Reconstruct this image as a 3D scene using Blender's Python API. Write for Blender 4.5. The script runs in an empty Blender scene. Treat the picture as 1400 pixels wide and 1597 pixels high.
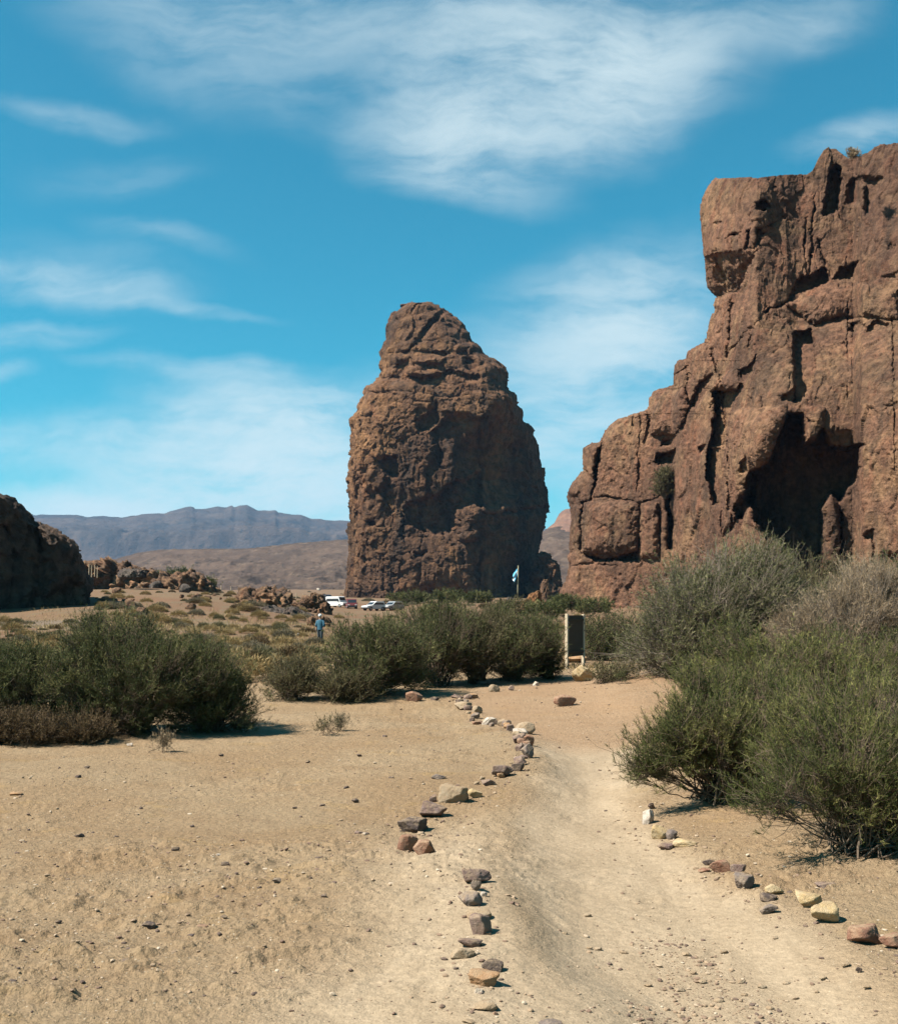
import bpy, math
import numpy as np
R_ = math.radians
scene = bpy.context.scene
col = scene.collection

# ------------------------------------------------------------------ camera
F = 1700.0            # focal length in pixels of a 1400 x 1597 picture
HZ = 960.0            # eye level row in that picture
EYE = 1.65
cd = bpy.data.cameras.new('camera'); cam = bpy.data.objects.new('camera', cd); col.objects.link(cam)
cam.location = (0, 0, EYE); cam.rotation_euler = (R_(90), 0, 0)
cd.sensor_fit = 'AUTO'; cd.sensor_width = 36; cd.lens = 36 * F / 1597.0
cd.shift_y = (HZ - 798.5) / 1597.0
cd.clip_start = 0.1; cd.clip_end = 30000
scene.camera = cam

# ------------------------------------------------------------------ sun, sky, exposure
SUN_EL, SUN_BACK = 50.0, 20.0          # elevation; degrees behind the camera's left
ce, se = math.cos(R_(SUN_EL)), math.sin(R_(SUN_EL))
sdir = (-ce * math.cos(R_(SUN_BACK)), -ce * math.sin(R_(SUN_BACK)), se)
ld = bpy.data.lights.new('sun', 'SUN'); sun = bpy.data.objects.new('sun', ld); col.objects.link(sun)
ld.energy = 5.0; ld.angle = R_(0.53); ld.color = (1.0, 0.93, 0.83)
from mathutils import Vector
sun.rotation_euler = Vector(sdir).to_track_quat('Z', 'Y').to_euler()
sun.location = (-20, -8, 30)
scene.view_settings.view_transform = 'Standard'
scene.view_settings.look = 'None'
scene.view_settings.exposure = 1.48
scene.view_settings.gamma = 1.0
scene.cycles.max_bounces = 6
scene.cycles.diffuse_bounces = 3
scene.cycles.volume_bounces = 0
scene.cycles.transparent_max_bounces = 8
scene.cycles.use_denoising = True
scene.cycles.denoiser = 'OPENIMAGEDENOISE'
scene.cycles.denoising_prefilter = 'FAST'
scene.cycles.use_adaptive_sampling = False

class NT:
    """small helper for writing node trees"""
    def __init__(s, nt): s.nt = nt
    def n(s, t, **kw):
        o = s.nt.nodes.new(t)
        for k, v in kw.items(): setattr(o, k, v)
        return o
    def put(s, sock, v):
        if hasattr(v, 'is_output') or isinstance(v, bpy.types.NodeSocket): s.nt.links.new(v, sock)
        elif v is not None: sock.default_value = v
    def m(s, op, a, b=None, c=None, clamp=False):
        o = s.n('ShaderNodeMath', operation=op, use_clamp=clamp)
        for i, v in enumerate((a, b, c)): s.put(o.inputs[i], v)
        return o.outputs[0]
    def vm(s, op, a, b=None, sc=None):
        o = s.n('ShaderNodeVectorMath', operation=op)
        s.put(o.inputs[0], a); s.put(o.inputs[1], b)
        if sc is not None: s.put(o.inputs['Scale'], sc)
        return o.outputs[0]
    def mix(s, f, a, b, mode='MIX'):
        o = s.n('ShaderNodeMix', data_type='RGBA', blend_type=mode)
        s.put(o.inputs[0], f); s.put(o.inputs[6], a); s.put(o.inputs[7], b)
        return o.outputs[2]
    def noise(s, vec, scale, detail=5, rough=0.55, dist=0.0):
        o = s.n('ShaderNodeTexNoise'); s.put(o.inputs['Vector'], vec)
        o.inputs['Scale'].default_value = scale; o.inputs['Detail'].default_value = detail
        o.inputs['Roughness'].default_value = rough; o.inputs['Distortion'].default_value = dist
        return o.outputs[0]
    def ramp(s, v, lo, hi):
        o = s.n('ShaderNodeMapRange', interpolation_type='SMOOTHSTEP')
        s.put(o.inputs[0], v); o.inputs[1].default_value = lo; o.inputs[2].default_value = hi
        return o.outputs[0]

def c4(c): return (c[0], c[1], c[2], 1.0)

world = bpy.data.worlds.new('World'); scene.world = world; world.use_nodes = True
wn = world.node_tree; wn.nodes.clear(); W = NT(wn)
sky = W.n('ShaderNodeTexSky', sky_type='NISHITA'); sky.sun_disc = False
sky.sun_elevation = R_(SUN_EL); sky.sun_rotation = math.atan2(sdir[0], sdir[1])
sky.air_density = 1.0; sky.dust_density = 0.6; sky.ozone_density = 2.2; sky.altitude = 600
tc = W.n('ShaderNodeTexCoord').outputs['Generated']
sx = W.n('ShaderNodeSeparateXYZ'); W.put(sx.inputs[0], tc)
yy = W.m('MAXIMUM', sx.outputs[1], 0.05)
U = W.m('DIVIDE', sx.outputs[0], yy); V = W.m('DIVIDE', sx.outputs[2], yy)
uv = W.n('ShaderNodeCombineXYZ'); W.put(uv.inputs[0], U); W.put(uv.inputs[1], V)
warpn = W.n('ShaderNodeTexNoise'); W.put(warpn.inputs['Vector'], uv.outputs[0]); warpn.inputs['Scale'].default_value = 7; warpn.inputs['Detail'].default_value = 4
warp = W.vm('SCALE', W.vm('SUBTRACT', warpn.outputs['Color'], (0.5, 0.5, 0.5)), sc=0.07)
uvw = W.vm('ADD', uv.outputs[0], warp)
sw = W.n('ShaderNodeSeparateXYZ'); W.put(sw.inputs[0], uvw)
Uw, Vw = sw.outputs[0], sw.outputs[1]
# clouds: (column, row, half width, half height, turn in degrees, weight)
CLOUDS = [
 (850, 140, 330, 150, -8, 1.05), (700, 215, 190, 110, 12, .45), (1010, 110, 200, 100, -25, .35), (620, 30, 520, 95, 8, .50), (330, 70, 330, 110, 18, .34), (1050, 20, 330, 90, -4, .35),
 (720, 280, 200, 50, 10, .30),
 (125, 175, 170, 30, 3, .28), (180, 265, 170, 40, -6, .16),
 (90, 432, 220, 46, 9, .58), (280, 476, 170, 18, 7, .34), (265, 362, 160, 26, 12, .22), (150, 410, 200, 60, 12, .16),
 (50, 530, 160, 32, -4, .46), (10, 585, 70, 22, 0, .3),
 (920, 560, 260, 190, -24, .95), (1010, 460, 190, 120, -28, .45), (900, 700, 170, 120, 0, .6),
 (420, 645, 240, 80, 3, 1.0), (390, 710, 320, 80, 0, 1.15), (300, 578, 210, 24, 3, .32), (440, 770, 360, 80, 0, 1.2), (90, 790, 210, 40, 8, 1.1), (150, 690, 190, 60, 0, .2), (600, 650, 140, 100, 0, .35),
 (1330, 205, 130, 40, -14, .6), (1240, 20, 140, 50, -12, .25), (960, 850, 500, 60, 0, .4), (700, 900, 1100, 110, 0, .7), (200, 830, 700, 95, 0, 1.0), (60, 700, 240, 60, 0, .35)]
tot = None
for (cx, cy, rx, ry, an, w) in CLOUDS:
    u0, v0 = (cx - 700) / F, (HZ - cy) / F
    a = R_(-an); ca, sa = math.cos(a), math.sin(a)
    du = W.m('SUBTRACT', Uw, u0); dv = W.m('SUBTRACT', Vw, v0)
    p = W.m('ADD', W.m('MULTIPLY', du, ca * F / rx), W.m('MULTIPLY', dv, sa * F / rx))
    q = W.m('ADD', W.m('MULTIPLY', du, -sa * F / ry), W.m('MULTIPLY', dv, ca * F / ry))
    d = W.m('SQRT', W.m('ADD', W.m('MULTIPLY', p, p), W.m('MULTIPLY', q, q)))
    b = W.m('MULTIPLY', W.ramp(d, 1.15, 0.05), w)
    tot = b if tot is None else W.m('ADD', tot, b)
def streak(rot, sxx, syy, det):
    mp = W.n('ShaderNodeMapping'); W.put(mp.inputs[0], uvw)
    mp.inputs['Rotation'].default_value = (0, 0, R_(rot)); mp.inputs['Scale'].default_value = (sxx, syy, 1)
    return W.noise(mp.outputs[0], 1.0, det, .62, .12)
st1 = streak(13, 6, 26, 10); st2 = streak(-24, 9, 22, 10); st3 = streak(4, 2.6, 5.5, 6)
stk = W.m('ADD', W.m('MULTIPLY', st1, .42), W.m('ADD', W.m('MULTIPLY', st2, .33), W.m('MULTIPLY', st3, .25)))
fac = W.m('MULTIPLY', tot, W.ramp(stk, .37, .62))
fac = W.m('ADD', W.m('MULTIPLY', fac, .95), W.m('MULTIPLY', W.m('MINIMUM', tot, 1.2), .16))
fac = W.m('MULTIPLY', W.m('SUBTRACT', 1.0, W.m('POWER', 2.718, W.m('MULTIPLY', fac, -1.25))), .98)
skyc = W.mix(1.0, sky.outputs[0], (0.15, 0.92, 0.88, 1), 'MULTIPLY')
skyc = W.mix(fac, skyc, (5.0, 5.9, 6.1, 1))
bg = W.n('ShaderNodeBackground'); W.put(bg.inputs[0], skyc); bg.inputs[1].default_value = 0.055
wo = W.n('ShaderNodeOutputWorld'); wn.links.new(bg.outputs[0], wo.inputs[0])
world.cycles.sampling_method = 'MANUAL'; world.cycles.sample_map_resolution = 512

# ------------------------------------------------------------------ numeric helpers
def hsh(ix, iy, iz, seed):
    h = (ix.astype(np.int64) * 374761393 + iy.astype(np.int64) * 668265263 + iz.astype(np.int64) * 2147483647 + seed * 1274126177) & 0xFFFFFFFF
    h = ((h ^ (h >> 13)) * 1274126177) & 0xFFFFFFFF
    h = ((h ^ (h >> 16)) * 2246822519) & 0xFFFFFFFF
    return ((h ^ (h >> 15)) & 0xFFFFFF).astype(np.float64) / 16777215.0
def vnoise(p, seed=0):
    """gradient-free value noise in 3-D, -1..1"""
    i = np.floor(p); f = p - i; u = f * f * f * (f * (f * 6 - 15) + 10)
    x, y, z = i[..., 0], i[..., 1], i[..., 2]; ux, uy, uz = u[..., 0], u[..., 1], u[..., 2]
    r = 0
    for dx in (0, 1):
        for dy in (0, 1):
            for dz in (0, 1):
                w = (ux if dx else 1 - ux) * (uy if dy else 1 - uy) * (uz if dz else 1 - uz)
                r = r + w * hsh(x + dx, y + dy, z + dz, seed)
    return r * 2 - 1
def fbm(p, seed=0, octv=4, gain=.5, ridged=False):
    a, s, t = 1.0, 0.0, 0.0
    for o in range(octv):
        n = vnoise(p * (2.03 ** o) + 17.3 * o, seed + o * 7)
        s = s + a * ((1 - 2 * np.abs(n)) if ridged else n); t += a; a *= gain
    return s / t
def worley(p, seed=0):
    """distance to the nearest and second nearest feature point, and the nearest cell's random number"""
    i = np.floor(p); f1 = np.full(p.shape[:-1], 9.0); f2 = f1.copy(); cell = np.zeros_like(f1)
    for dx in (-1, 0, 1):
        for dy in (-1, 0, 1):
            for dz in (-1, 0, 1):
                cx, cy, cz = i[..., 0] + dx, i[..., 1] + dy, i[..., 2] + dz
                d = np.sqrt((cx + hsh(cx, cy, cz, seed) - p[..., 0]) ** 2 + (cy + hsh(cx, cy, cz, seed + 1) - p[..., 1]) ** 2 + (cz + hsh(cx, cy, cz, seed + 2) - p[..., 2]) ** 2)
                near = d < f1
                f2 = np.where(near, f1, np.minimum(f2, d))
                cell = np.where(near, hsh(cx, cy, cz, seed + 3), cell)
                f1 = np.where(near, d, f1)
    return f1, f2, cell
def facets(p, seed=0):
    """broken faces: every cell of space has its own tilted plane, with a step to the next; about -1..1"""
    i = np.floor(p); f1 = np.full(p.shape[:-1], 9.0); val = np.zeros_like(f1)
    for dx in (-1, 0, 1):
        for dy in (-1, 0, 1):
            for dz in (-1, 0, 1):
                c = [i[..., 0] + dx, i[..., 1] + dy, i[..., 2] + dz]
                o = [p[..., k] - c[k] - hsh(*c, seed + k) for k in range(3)]
                d = o[0] ** 2 + o[1] ** 2 + o[2] ** 2; near = d < f1
                g = sum(o[k] * (hsh(*c, seed + 4 + k) - .5) for k in range(3)) * 2.6 + (hsh(*c, seed + 3) - .5) * 1.1
                val = np.where(near, g, val); f1 = np.where(near, d, f1)
    return val
def sst(a, b, x):
    t = np.clip((x - a) / (b - a), 0, 1); return t * t * (3 - 2 * t)
def V3(x, y, z): return np.stack(np.broadcast_arrays(x, y, z), -1).astype(float)

def grid_faces(nr, nc, wrap=False):
    r = np.arange(nr - 1)[:, None]; c = np.arange(nc if wrap else nc - 1)[None, :]; c2 = (c + 1) % nc
    return np.stack([r * nc + c, r * nc + c2, (r + 1) * nc + c2, (r + 1) * nc + c], -1).reshape(-1, 4)
def mesh_obj(name, v, faces, mat, parent=None, origin=None, smooth=True, attrs=None, loc=None):
    """v (N,3) array, faces a list of (M,k) int arrays"""
    v = np.asarray(v, float).reshape(-1, 3)
    if not isinstance(faces, (list, tuple)): faces = [faces]
    me = bpy.data.meshes.new(name)
    if origin is not None: v = v - np.asarray(origin)
    me.vertices.add(len(v)); me.vertices.foreach_set('co', v.astype(np.float32).ravel())
    tot = np.concatenate([np.full(len(f), f.shape[1]) for f in faces]); idx = np.concatenate([f.ravel() for f in faces])
    me.loops.add(len(idx)); me.loops.foreach_set('vertex_index', idx.astype(np.int32))
    me.polygons.add(len(tot)); st = np.concatenate([[0], np.cumsum(tot)[:-1]])
    me.polygons.foreach_set('loop_start', st.astype(np.int32)); me.polygons.foreach_set('loop_total', tot.astype(np.int32))
    me.polygons.foreach_set('use_smooth', np.full(len(tot), smooth))
    me.update(calc_edges=True)
    for k, a in (attrs or {}).items():
        at = me.attributes.new(k, 'FLOAT', 'POINT'); at.data.foreach_set('value', np.asarray(a, np.float32).ravel())
    me.materials.append(mat)
    o = bpy.data.objects.new(name, me); col.objects.link(o)
    if origin is not None: o.location = tuple(origin)
    if loc is not None: o.location = loc
    if parent is not None: o.parent = parent
    return o
def tag(o, label=None, cat=None, group=None, kind=None):
    if label: o['label'] = label
    if cat: o['category'] = cat
    if group: o['group'] = group
    if kind: o['kind'] = kind
    return o
def thing(name, label, cat, loc=(0, 0, 0), rz=0, group=None):
    o = bpy.data.objects.new(name, None); col.objects.link(o); o.empty_display_size = .2
    o.location = loc; o.rotation_euler = (0, 0, rz)
    return tag(o, label, cat, group)
def copy_thing(o, label=None, group=None):
    c = o.copy(); col.objects.link(c)
    for ch in o.children:
        k = ch.copy(); k.parent = c; col.objects.link(k)
    if label: c['label'] = label
    if group: c['group'] = group
    return c
def P(px, py, Y):
    """the point at distance Y that the camera sees in column px, row py"""
    return V3((px - 700) / F * Y, Y, EYE + (HZ - py) / F * Y)

class MB:
    """collects boxes, tubes and grids for one mesh"""
    def __init__(s): s.v = []; s.q = []; s.t = []; s.n = 0
    def add(s, v, q=None, t=None):
        v = np.asarray(v, float).reshape(-1, 3); s.v.append(v)
        if q is not None: s.q.append(np.asarray(q, int).reshape(-1, 4) + s.n)
        if t is not None: s.t.append(np.asarray(t, int).reshape(-1, 3) + s.n)
        s.n += len(v)
    def box(s, c, size, bev=.0):
        x, y, z = np.asarray(size) / 2; b = min(bev, x * .6, y * .6, z * .6)
        if b <= 0:
            v = np.array([[i, j, k] for k in (-z, z) for i, j in ((-x, -y), (x, -y), (x, y), (-x, y))]) + np.asarray(c)
            s.add(v, [[3, 2, 1, 0], [4, 5, 6, 7], [0, 1, 5, 4], [1, 2, 6, 5], [2, 3, 7, 6], [3, 0, 4, 7]]); return
        def ring(zz, i):
            return [[-x + i + b, -y + i, zz], [x - i - b, -y + i, zz], [x - i, -y + i + b, zz], [x - i, y - i - b, zz], [x - i - b, y - i, zz], [-x + i + b, y - i, zz], [-x + i, y - i - b, zz], [-x + i, -y + i + b, zz]]
        rs = np.array([ring(-z, b), ring(-z + b, 0), ring(z - b, 0), ring(z, b)]) + np.asarray(c)
        base = s.n; s.add(rs.reshape(-1, 3), grid_faces(4, 8, True))
        for r0, od in ((0, [0, 3, 2, 1]), (24, [0, 1, 2, 3])):
            k = np.array([[0, 1, 2, 3], [0, 3, 4, 7], [4, 5, 6, 7]])[:, od] + base + r0
            s.q.append(k)
    def tube(s, pts, rad, n=8):
        pts = np.asarray(pts, float); rad = np.broadcast_to(rad, len(pts)); tg = np.gradient(pts, axis=0)
        tg /= np.linalg.norm(tg, axis=1, keepdims=True) + 1e-9
        up = np.where(np.abs(tg[:, 2:3]) > .9, [[1., 0, 0]], [[0, 0, 1.]])
        a = np.cross(tg, up); a /= np.linalg.norm(a, axis=1, keepdims=True) + 1e-9; b = np.cross(tg, a)
        th = np.arange(n) / n * 2 * np.pi
        v = pts[:, None] + rad[:, None, None] * (np.cos(th)[None, :, None] * a[:, None] + np.sin(th)[None, :, None] * b[:, None])
        base = s.n; s.add(v.reshape(-1, 3), grid_faces(len(pts), n, True))
        L = len(pts)
        s.add([pts[0], pts[-1]]); s.t.append(np.array([[base + (k + 1) % n, base + k, base + L * n] for k in range(n)] + [[base + (L - 1) * n + k, base + (L - 1) * n + (k + 1) % n, base + L * n + 1] for k in range(n)]))
    def build(s, name, mat, parent=None, smooth=False, **kw):
        f = []
        if s.q: f.append(np.concatenate(s.q))
        if s.t: f.append(np.concatenate(s.t))
        return mesh_obj(name, np.concatenate(s.v), f, mat, parent, smooth=smooth, **kw)

# ------------------------------------------------------------------ materials
def base_mat(name):
    m = bpy.data.materials.new(name); m.use_nodes = True; m.node_tree.nodes.clear(); T = NT(m.node_tree)
    out = T.n('ShaderNodeOutputMaterial'); b = T.n('ShaderNodeBsdfPrincipled')
    m.node_tree.links.new(b.outputs[0], out.inputs[0]); b.inputs['Roughness'].default_value = .9
    b.inputs['Specular IOR Level'].default_value = .15
    return m, T, b, out
def bump(T, b, h, strength, dist):
    o = T.n('ShaderNodeBump'); o.inputs['Strength'].default_value = strength; o.inputs['Distance'].default_value = dist
    T.put(o.inputs['Height'], h); T.put(b.inputs['Normal'], o.outputs[0])
def obj_co(T): return T.n('ShaderNodeTexCoord').outputs['Object']
def stretch(T, v, s, rot=(0, 0, 0)):
    mp = T.n('ShaderNodeMapping'); T.put(mp.inputs[0], v); mp.inputs['Scale'].default_value = s; mp.inputs['Rotation'].default_value = rot
    return mp.outputs[0]

def cliff_material(name, base, dark, ochre, red, unit, streaks=1.0, bumpd=1.0):
    """weathered volcanic rock; unit = metres of the largest colour patches"""
    m, T, b, out = base_mat(name); v = obj_co(T)
    n1 = T.noise(v, 1.0 / unit, 7, .62, .5); n2 = T.noise(stretch(T, v, (1, 1, .22)), 2.4 / unit, 7, .6, .6)
    n3 = T.noise(v, 9.0 / unit, 6, .65); n4 = T.noise(stretch(T, v, (1, 1, .5)), 3.3 / unit, 5, .6, 1.0)
    c = T.mix(T.ramp(n1, .42, .66), c4(base), c4(ochre))
    c = T.mix(T.m('MULTIPLY', T.ramp(n4, .50, .68), .75), c, c4(red))
    c = T.mix(T.m('MULTIPLY', T.ramp(n2, .50, .68), .8 * streaks), c, c4(dark))
    c = T.mix(.8, c, T.mix(T.ramp(n3, .34, .66), (.50, .50, .52, 1), (1.5, 1.46, 1.40, 1)), 'MULTIPLY')
    c = T.mix(.75, c, T.mix(T.ramp(T.noise(v, .55 / unit, 4, .6), .36, .64), (.62, .62, .64, 1), (1.35, 1.30, 1.25, 1)), 'MULTIPLY')
    T.put(b.inputs['Base Color'], c)
    h = T.m('ADD', T.noise(v, 6.0 / unit, 9, .68), T.m('MULTIPLY', T.noise(v, 36.0 / unit, 7, .72), .50))
    bump(T, b, h, 1.0, .075 * unit * bumpd)
    return m
M = {}
M['pillar'] = cliff_material('pillar_rock', (0.092, 0.051, 0.030), (0.043, 0.030, 0.022), (0.132, 0.072, 0.035), (0.100, 0.048, 0.025), 28, 1.0)
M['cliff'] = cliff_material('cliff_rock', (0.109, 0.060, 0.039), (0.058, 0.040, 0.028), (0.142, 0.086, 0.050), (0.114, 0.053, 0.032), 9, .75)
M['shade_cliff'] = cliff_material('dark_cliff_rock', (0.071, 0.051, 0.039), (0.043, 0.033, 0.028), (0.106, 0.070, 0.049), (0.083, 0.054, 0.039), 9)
M['outcrop'] = cliff_material('outcrop_rock', (0.121, 0.074, 0.047), (0.060, 0.046, 0.038), (0.156, 0.098, 0.055), (0.136, 0.066, 0.036), 4)
M['outcrop_grey'] = cliff_material('grey_outcrop_rock', (0.071, 0.060, 0.053), (0.045, 0.040, 0.036), (0.089, 0.074, 0.060), (0.076, 0.053, 0.045), 3)
M['orange_rock'] = cliff_material('orange_boulder_rock', (0.161, 0.083, 0.038), (0.098, 0.053, 0.031), (0.187, 0.107, 0.053), (0.157, 0.067, 0.031), 4, .4)

def stone_material(name, base, second, spot):
    m, T, b, out = base_mat(name); v = obj_co(T)
    inf = T.n('ShaderNodeObjectInfo').outputs['Random']
    v = T.vm('ADD', v, T.vm('SCALE', (7, 3, 5), sc=inf))
    c = T.mix(T.ramp(T.noise(v, 14, 5, .6, .5), .40, .62), c4(base), c4(second))
    c = T.mix(T.m('MULTIPLY', T.ramp(T.noise(v, 30, 4, .6), .56, .70), .6), c, c4(spot))
    dz = T.n('ShaderNodeSeparateXYZ'); T.put(dz.inputs[0], T.n('ShaderNodeNewGeometry').outputs['Normal'])
    dust = T.m('MULTIPLY', T.ramp(T.noise(v, 20, 5, .65), .40, .62), T.m('ADD', .25, T.m('MULTIPLY', T.m('MAXIMUM', dz.outputs[2], 0), .45)))
    c = T.mix(dust, c, (.255, .185, .115, 1))
    c = T.mix(.6, c, T.mix(T.noise(v, 90, 5, .7), (.55, .55, .55, 1), (1.4, 1.4, 1.4, 1)), 'MULTIPLY')
    T.put(b.inputs['Base Color'], c)
    bump(T, b, T.m('ADD', T.noise(v, 45, 7, .65), T.noise(v, 170, 4, .6)), .8, .010)
    return m
SM = {'grey': stone_material('grey_stone', (0.118, 0.095, 0.084), (0.151, 0.120, 0.104), (0.134, 0.076, 0.053)),
      'mauve': stone_material('mauve_stone', (0.118, 0.078, 0.067), (0.151, 0.109, 0.095), (0.087, 0.059, 0.050)),
      'red': stone_material('red_stone', (0.168, 0.084, 0.055), (0.202, 0.118, 0.081), (0.123, 0.067, 0.050)),
      'orange': stone_material('orange_stone', (0.235, 0.126, 0.059), (0.263, 0.162, 0.092), (0.168, 0.112, 0.078)),
      'yellow': stone_material('yellow_stone', (0.325, 0.235, 0.120), (0.370, 0.291, 0.179), (0.246, 0.162, 0.073)),
      'white': stone_material('white_stone', (0.336, 0.291, 0.241), (0.381, 0.336, 0.291), (0.235, 0.168, 0.123)),
      'tan': stone_material('tan_stone', (0.224, 0.160, 0.101), (0.258, 0.202, 0.140), (0.168, 0.106, 0.070)),
      'dark': stone_material('dark_stone', (0.064, 0.048, 0.042), (0.092, 0.068, 0.059), (0.056, 0.042, 0.036))}

def ground_material():
    m, T, b, out = base_mat('sandy_ground'); v = obj_co(T)
    pa = T.n('ShaderNodeAttribute', attribute_name='trodden').outputs['Fac']
    far = T.n('ShaderNodeAttribute', attribute_name='scrubby').outputs['Fac']
    red = T.n('ShaderNodeAttribute', attribute_name='reddish').outputs['Fac']
    big = T.noise(v, .55, 6, .6, .4); mid = T.noise(v, 3.2, 6, .62, .3); fine = T.noise(v, 26, 5, .65); grit = T.noise(v, 120, 3, .6)
    sand = T.mix(T.ramp(big, .35, .65), (0.217, 0.145, 0.081, 1), (0.244, 0.175, 0.105, 1))
    sand = T.mix(T.m('MULTIPLY', T.ramp(mid, .52, .70), .55), sand, (0.179, 0.119, 0.069, 1))
    sand = T.mix(T.m('MULTIPLY', T.ramp(T.noise(v, 1.4, 4, .6, .6), .58, .70), .5), sand, (0.252, 0.165, 0.076, 1))
    trod = T.mix(T.ramp(T.noise(stretch(T, v, (2.2, .8, 1)), 1.6, 6, .6), .35, .65), (.226, .171, .112, 1), (.256, .197, .132, 1))
    c = T.mix(pa, sand, trod)
    c = T.mix(red, c, T.mix(T.ramp(mid, .4, .6), (0.244, 0.148, 0.087, 1), (0.224, 0.131, 0.073, 1)))
    ln = T.noise(v, .05, 7, .6); ln2 = T.noise(stretch(T, v, (1, .45, 1)), .35, 6, .65)
    sc = T.mix(T.ramp(ln, .38, .62), (0.130, 0.085, 0.049, 1), (0.122, 0.069, 0.039, 1))
    sc = T.mix(T.m('MULTIPLY', T.ramp(ln2, .50, .63), .75), sc, (0.111, 0.086, 0.053, 1))
    c = T.mix(far, c, sc)
    # gravel-sized flecks: pale and dark grains
    vo = T.n('ShaderNodeTexVoronoi'); T.put(vo.inputs['Vector'], v); vo.inputs['Scale'].default_value = 55
    fl = T.m('MULTIPLY', T.ramp(vo.outputs['Distance'], .34, .22), T.m('SUBTRACT', 1.0, T.m('MAXIMUM', T.m('MULTIPLY', far, .9), T.m('MULTIPLY', pa, .55))))
    vs = T.n('ShaderNodeSeparateColor'); T.put(vs.inputs[0], vo.outputs['Color'])
    c = T.mix(T.m('MULTIPLY', fl, T.ramp(vs.outputs[0], .80, .93)), c, (0.150, 0.107, 0.073, 1))
    c = T.mix(T.m('MULTIPLY', fl, T.ramp(vs.outputs[1], .88, .97)), c, (0.374, 0.311, 0.220, 1))
    c = T.mix(.5, c, T.mix(T.ramp(fine, .3, .7), (.72, .71, .70, 1), (1.22, 1.22, 1.22, 1)), 'MULTIPLY')
    c = T.mix(.4, c, T.mix(T.ramp(grit, .3, .7), (.72, .72, .72, 1), (1.25, 1.25, 1.25, 1)), 'MULTIPLY')
    T.put(b.inputs['Base Color'], c)
    h = T.m('ADD', T.m('MULTIPLY', T.noise(v, 14, 7, .66), 1.0), T.m('MULTIPLY', T.noise(v, 75, 4, .65), .35))
    h = T.m('MULTIPLY', h, T.m('SUBTRACT', 1.0, T.m('MULTIPLY', pa, .68)))
    bump(T, b, h, 1.0, .055)
    return m
M['ground'] = ground_material()

def plain(name, c, rough=.7, metal=0, spec=.3):
    m, T, b, out = base_mat(name)
    n = T.noise(obj_co(T), 9, 4, .6)
    T.put(b.inputs['Base Color'], T.mix(n, c4([x * .8 for x in c]), c4([min(1, x * 1.15) for x in c])))
    b.inputs['Roughness'].default_value = rough; b.inputs['Metallic'].default_value = metal; b.inputs['Specular IOR Level'].default_value = spec
    return m

def leaf_material(name, lo, mid, hi):
    m, T, b, out = base_mat(name)
    r = T.n('ShaderNodeAttribute', attribute_name='tone').outputs['Fac']
    cr = T.n('ShaderNodeValToRGB'); T.put(cr.inputs[0], r)
    cr.color_ramp.elements[0].color = c4(lo); cr.color_ramp.elements[1].color = c4(hi)
    e = cr.color_ramp.elements.new(.5); e.color = c4(mid)
    T.put(b.inputs['Base Color'], cr.outputs[0]); b.inputs['Roughness'].default_value = .75
    tr = T.n('ShaderNodeBsdfTranslucent'); T.put(tr.inputs[0], cr.outputs[0])
    mx = T.n('ShaderNodeMixShader'); mx.inputs[0].default_value = .22
    m.node_tree.links.new(b.outputs[0], mx.inputs[1]); m.node_tree.links.new(tr.outputs[0], mx.inputs[2]); m.node_tree.links.new(mx.outputs[0], out.inputs[0])
    return m
LM = {'green': leaf_material('green_needles', (.027, .036, .010), (.068, .077, .022), (.185, .172, .058)),
      'dark': leaf_material('dark_green_needles', (.026, .033, .011), (.060, .069, .024), (.165, .152, .062)),
      'grey': leaf_material('grey_green_leaves', (.048, .050, .020), (.092, .094, .040), (.185, .172, .086)),
      'dry': leaf_material('dry_twiglets', (.13, .092, .055), (.235, .172, .105), (.36, .275, .18)),
      'brown': leaf_material('brown_scrub_leaves', (.040, .026, .013), (.078, .052, .025), (.135, .095, .050)),
      'straw': leaf_material('straw_blades', (.13, .092, .040), (.21, .150, .066), (.28, .21, .105)),
      'olive': leaf_material('olive_scrub_leaves', (.046, .042, .018), (.088, .078, .036), (.155, .135, .072)),
      'sage': leaf_material('sage_scrub_leaves', (.080, .068, .042), (.130, .108, .068), (.19, .16, .105))}
M['bark'] = plain('grey_bark', (.112, .084, .060), .9, 0, .1)
M['bark_pale'] = plain('pale_bark', (.18, .147, .117), .9, 0, .1)

# ------------------------------------------------------------------ ground
def flat(px, py):
    Y = F * EYE / (np.asarray(py, float) - HZ); return (np.asarray(px, float) - 700) / F * Y, Y
PATH = np.array([  # row, left edge, right edge as seen on level ground
 (1640, 875, 1560), (1597, 862, 1480), (1500, 822, 1330), (1400, 790, 1190), (1330, 782, 1090), (1280, 815, 1020), (1230, 848, 985), (1190, 848, 985),
 (1150, 832, 1012), (1120, 770, 1015), (1095, 722, 1000), (1080, 735, 960), (1065, 800, 930), (1050, 850, 905), (1040, 870, 900)], float)
_lx, _py = flat(PATH[:, 1], PATH[:, 0]); _rx, _ = flat(PATH[:, 2], PATH[:, 0])
def path_edges(Y): return np.interp(Y, _py, _lx), np.interp(Y, _py, _rx)
BY = [0, 35, 60, 90, 130, 170, 220, 300, 500, 900, 1400, 2500, 9500]
BZ = [0, 0, .0, .35, 1.2, 2.1, 3.2, 5.0, 9.3, 23, 28, 20, 0]
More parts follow.
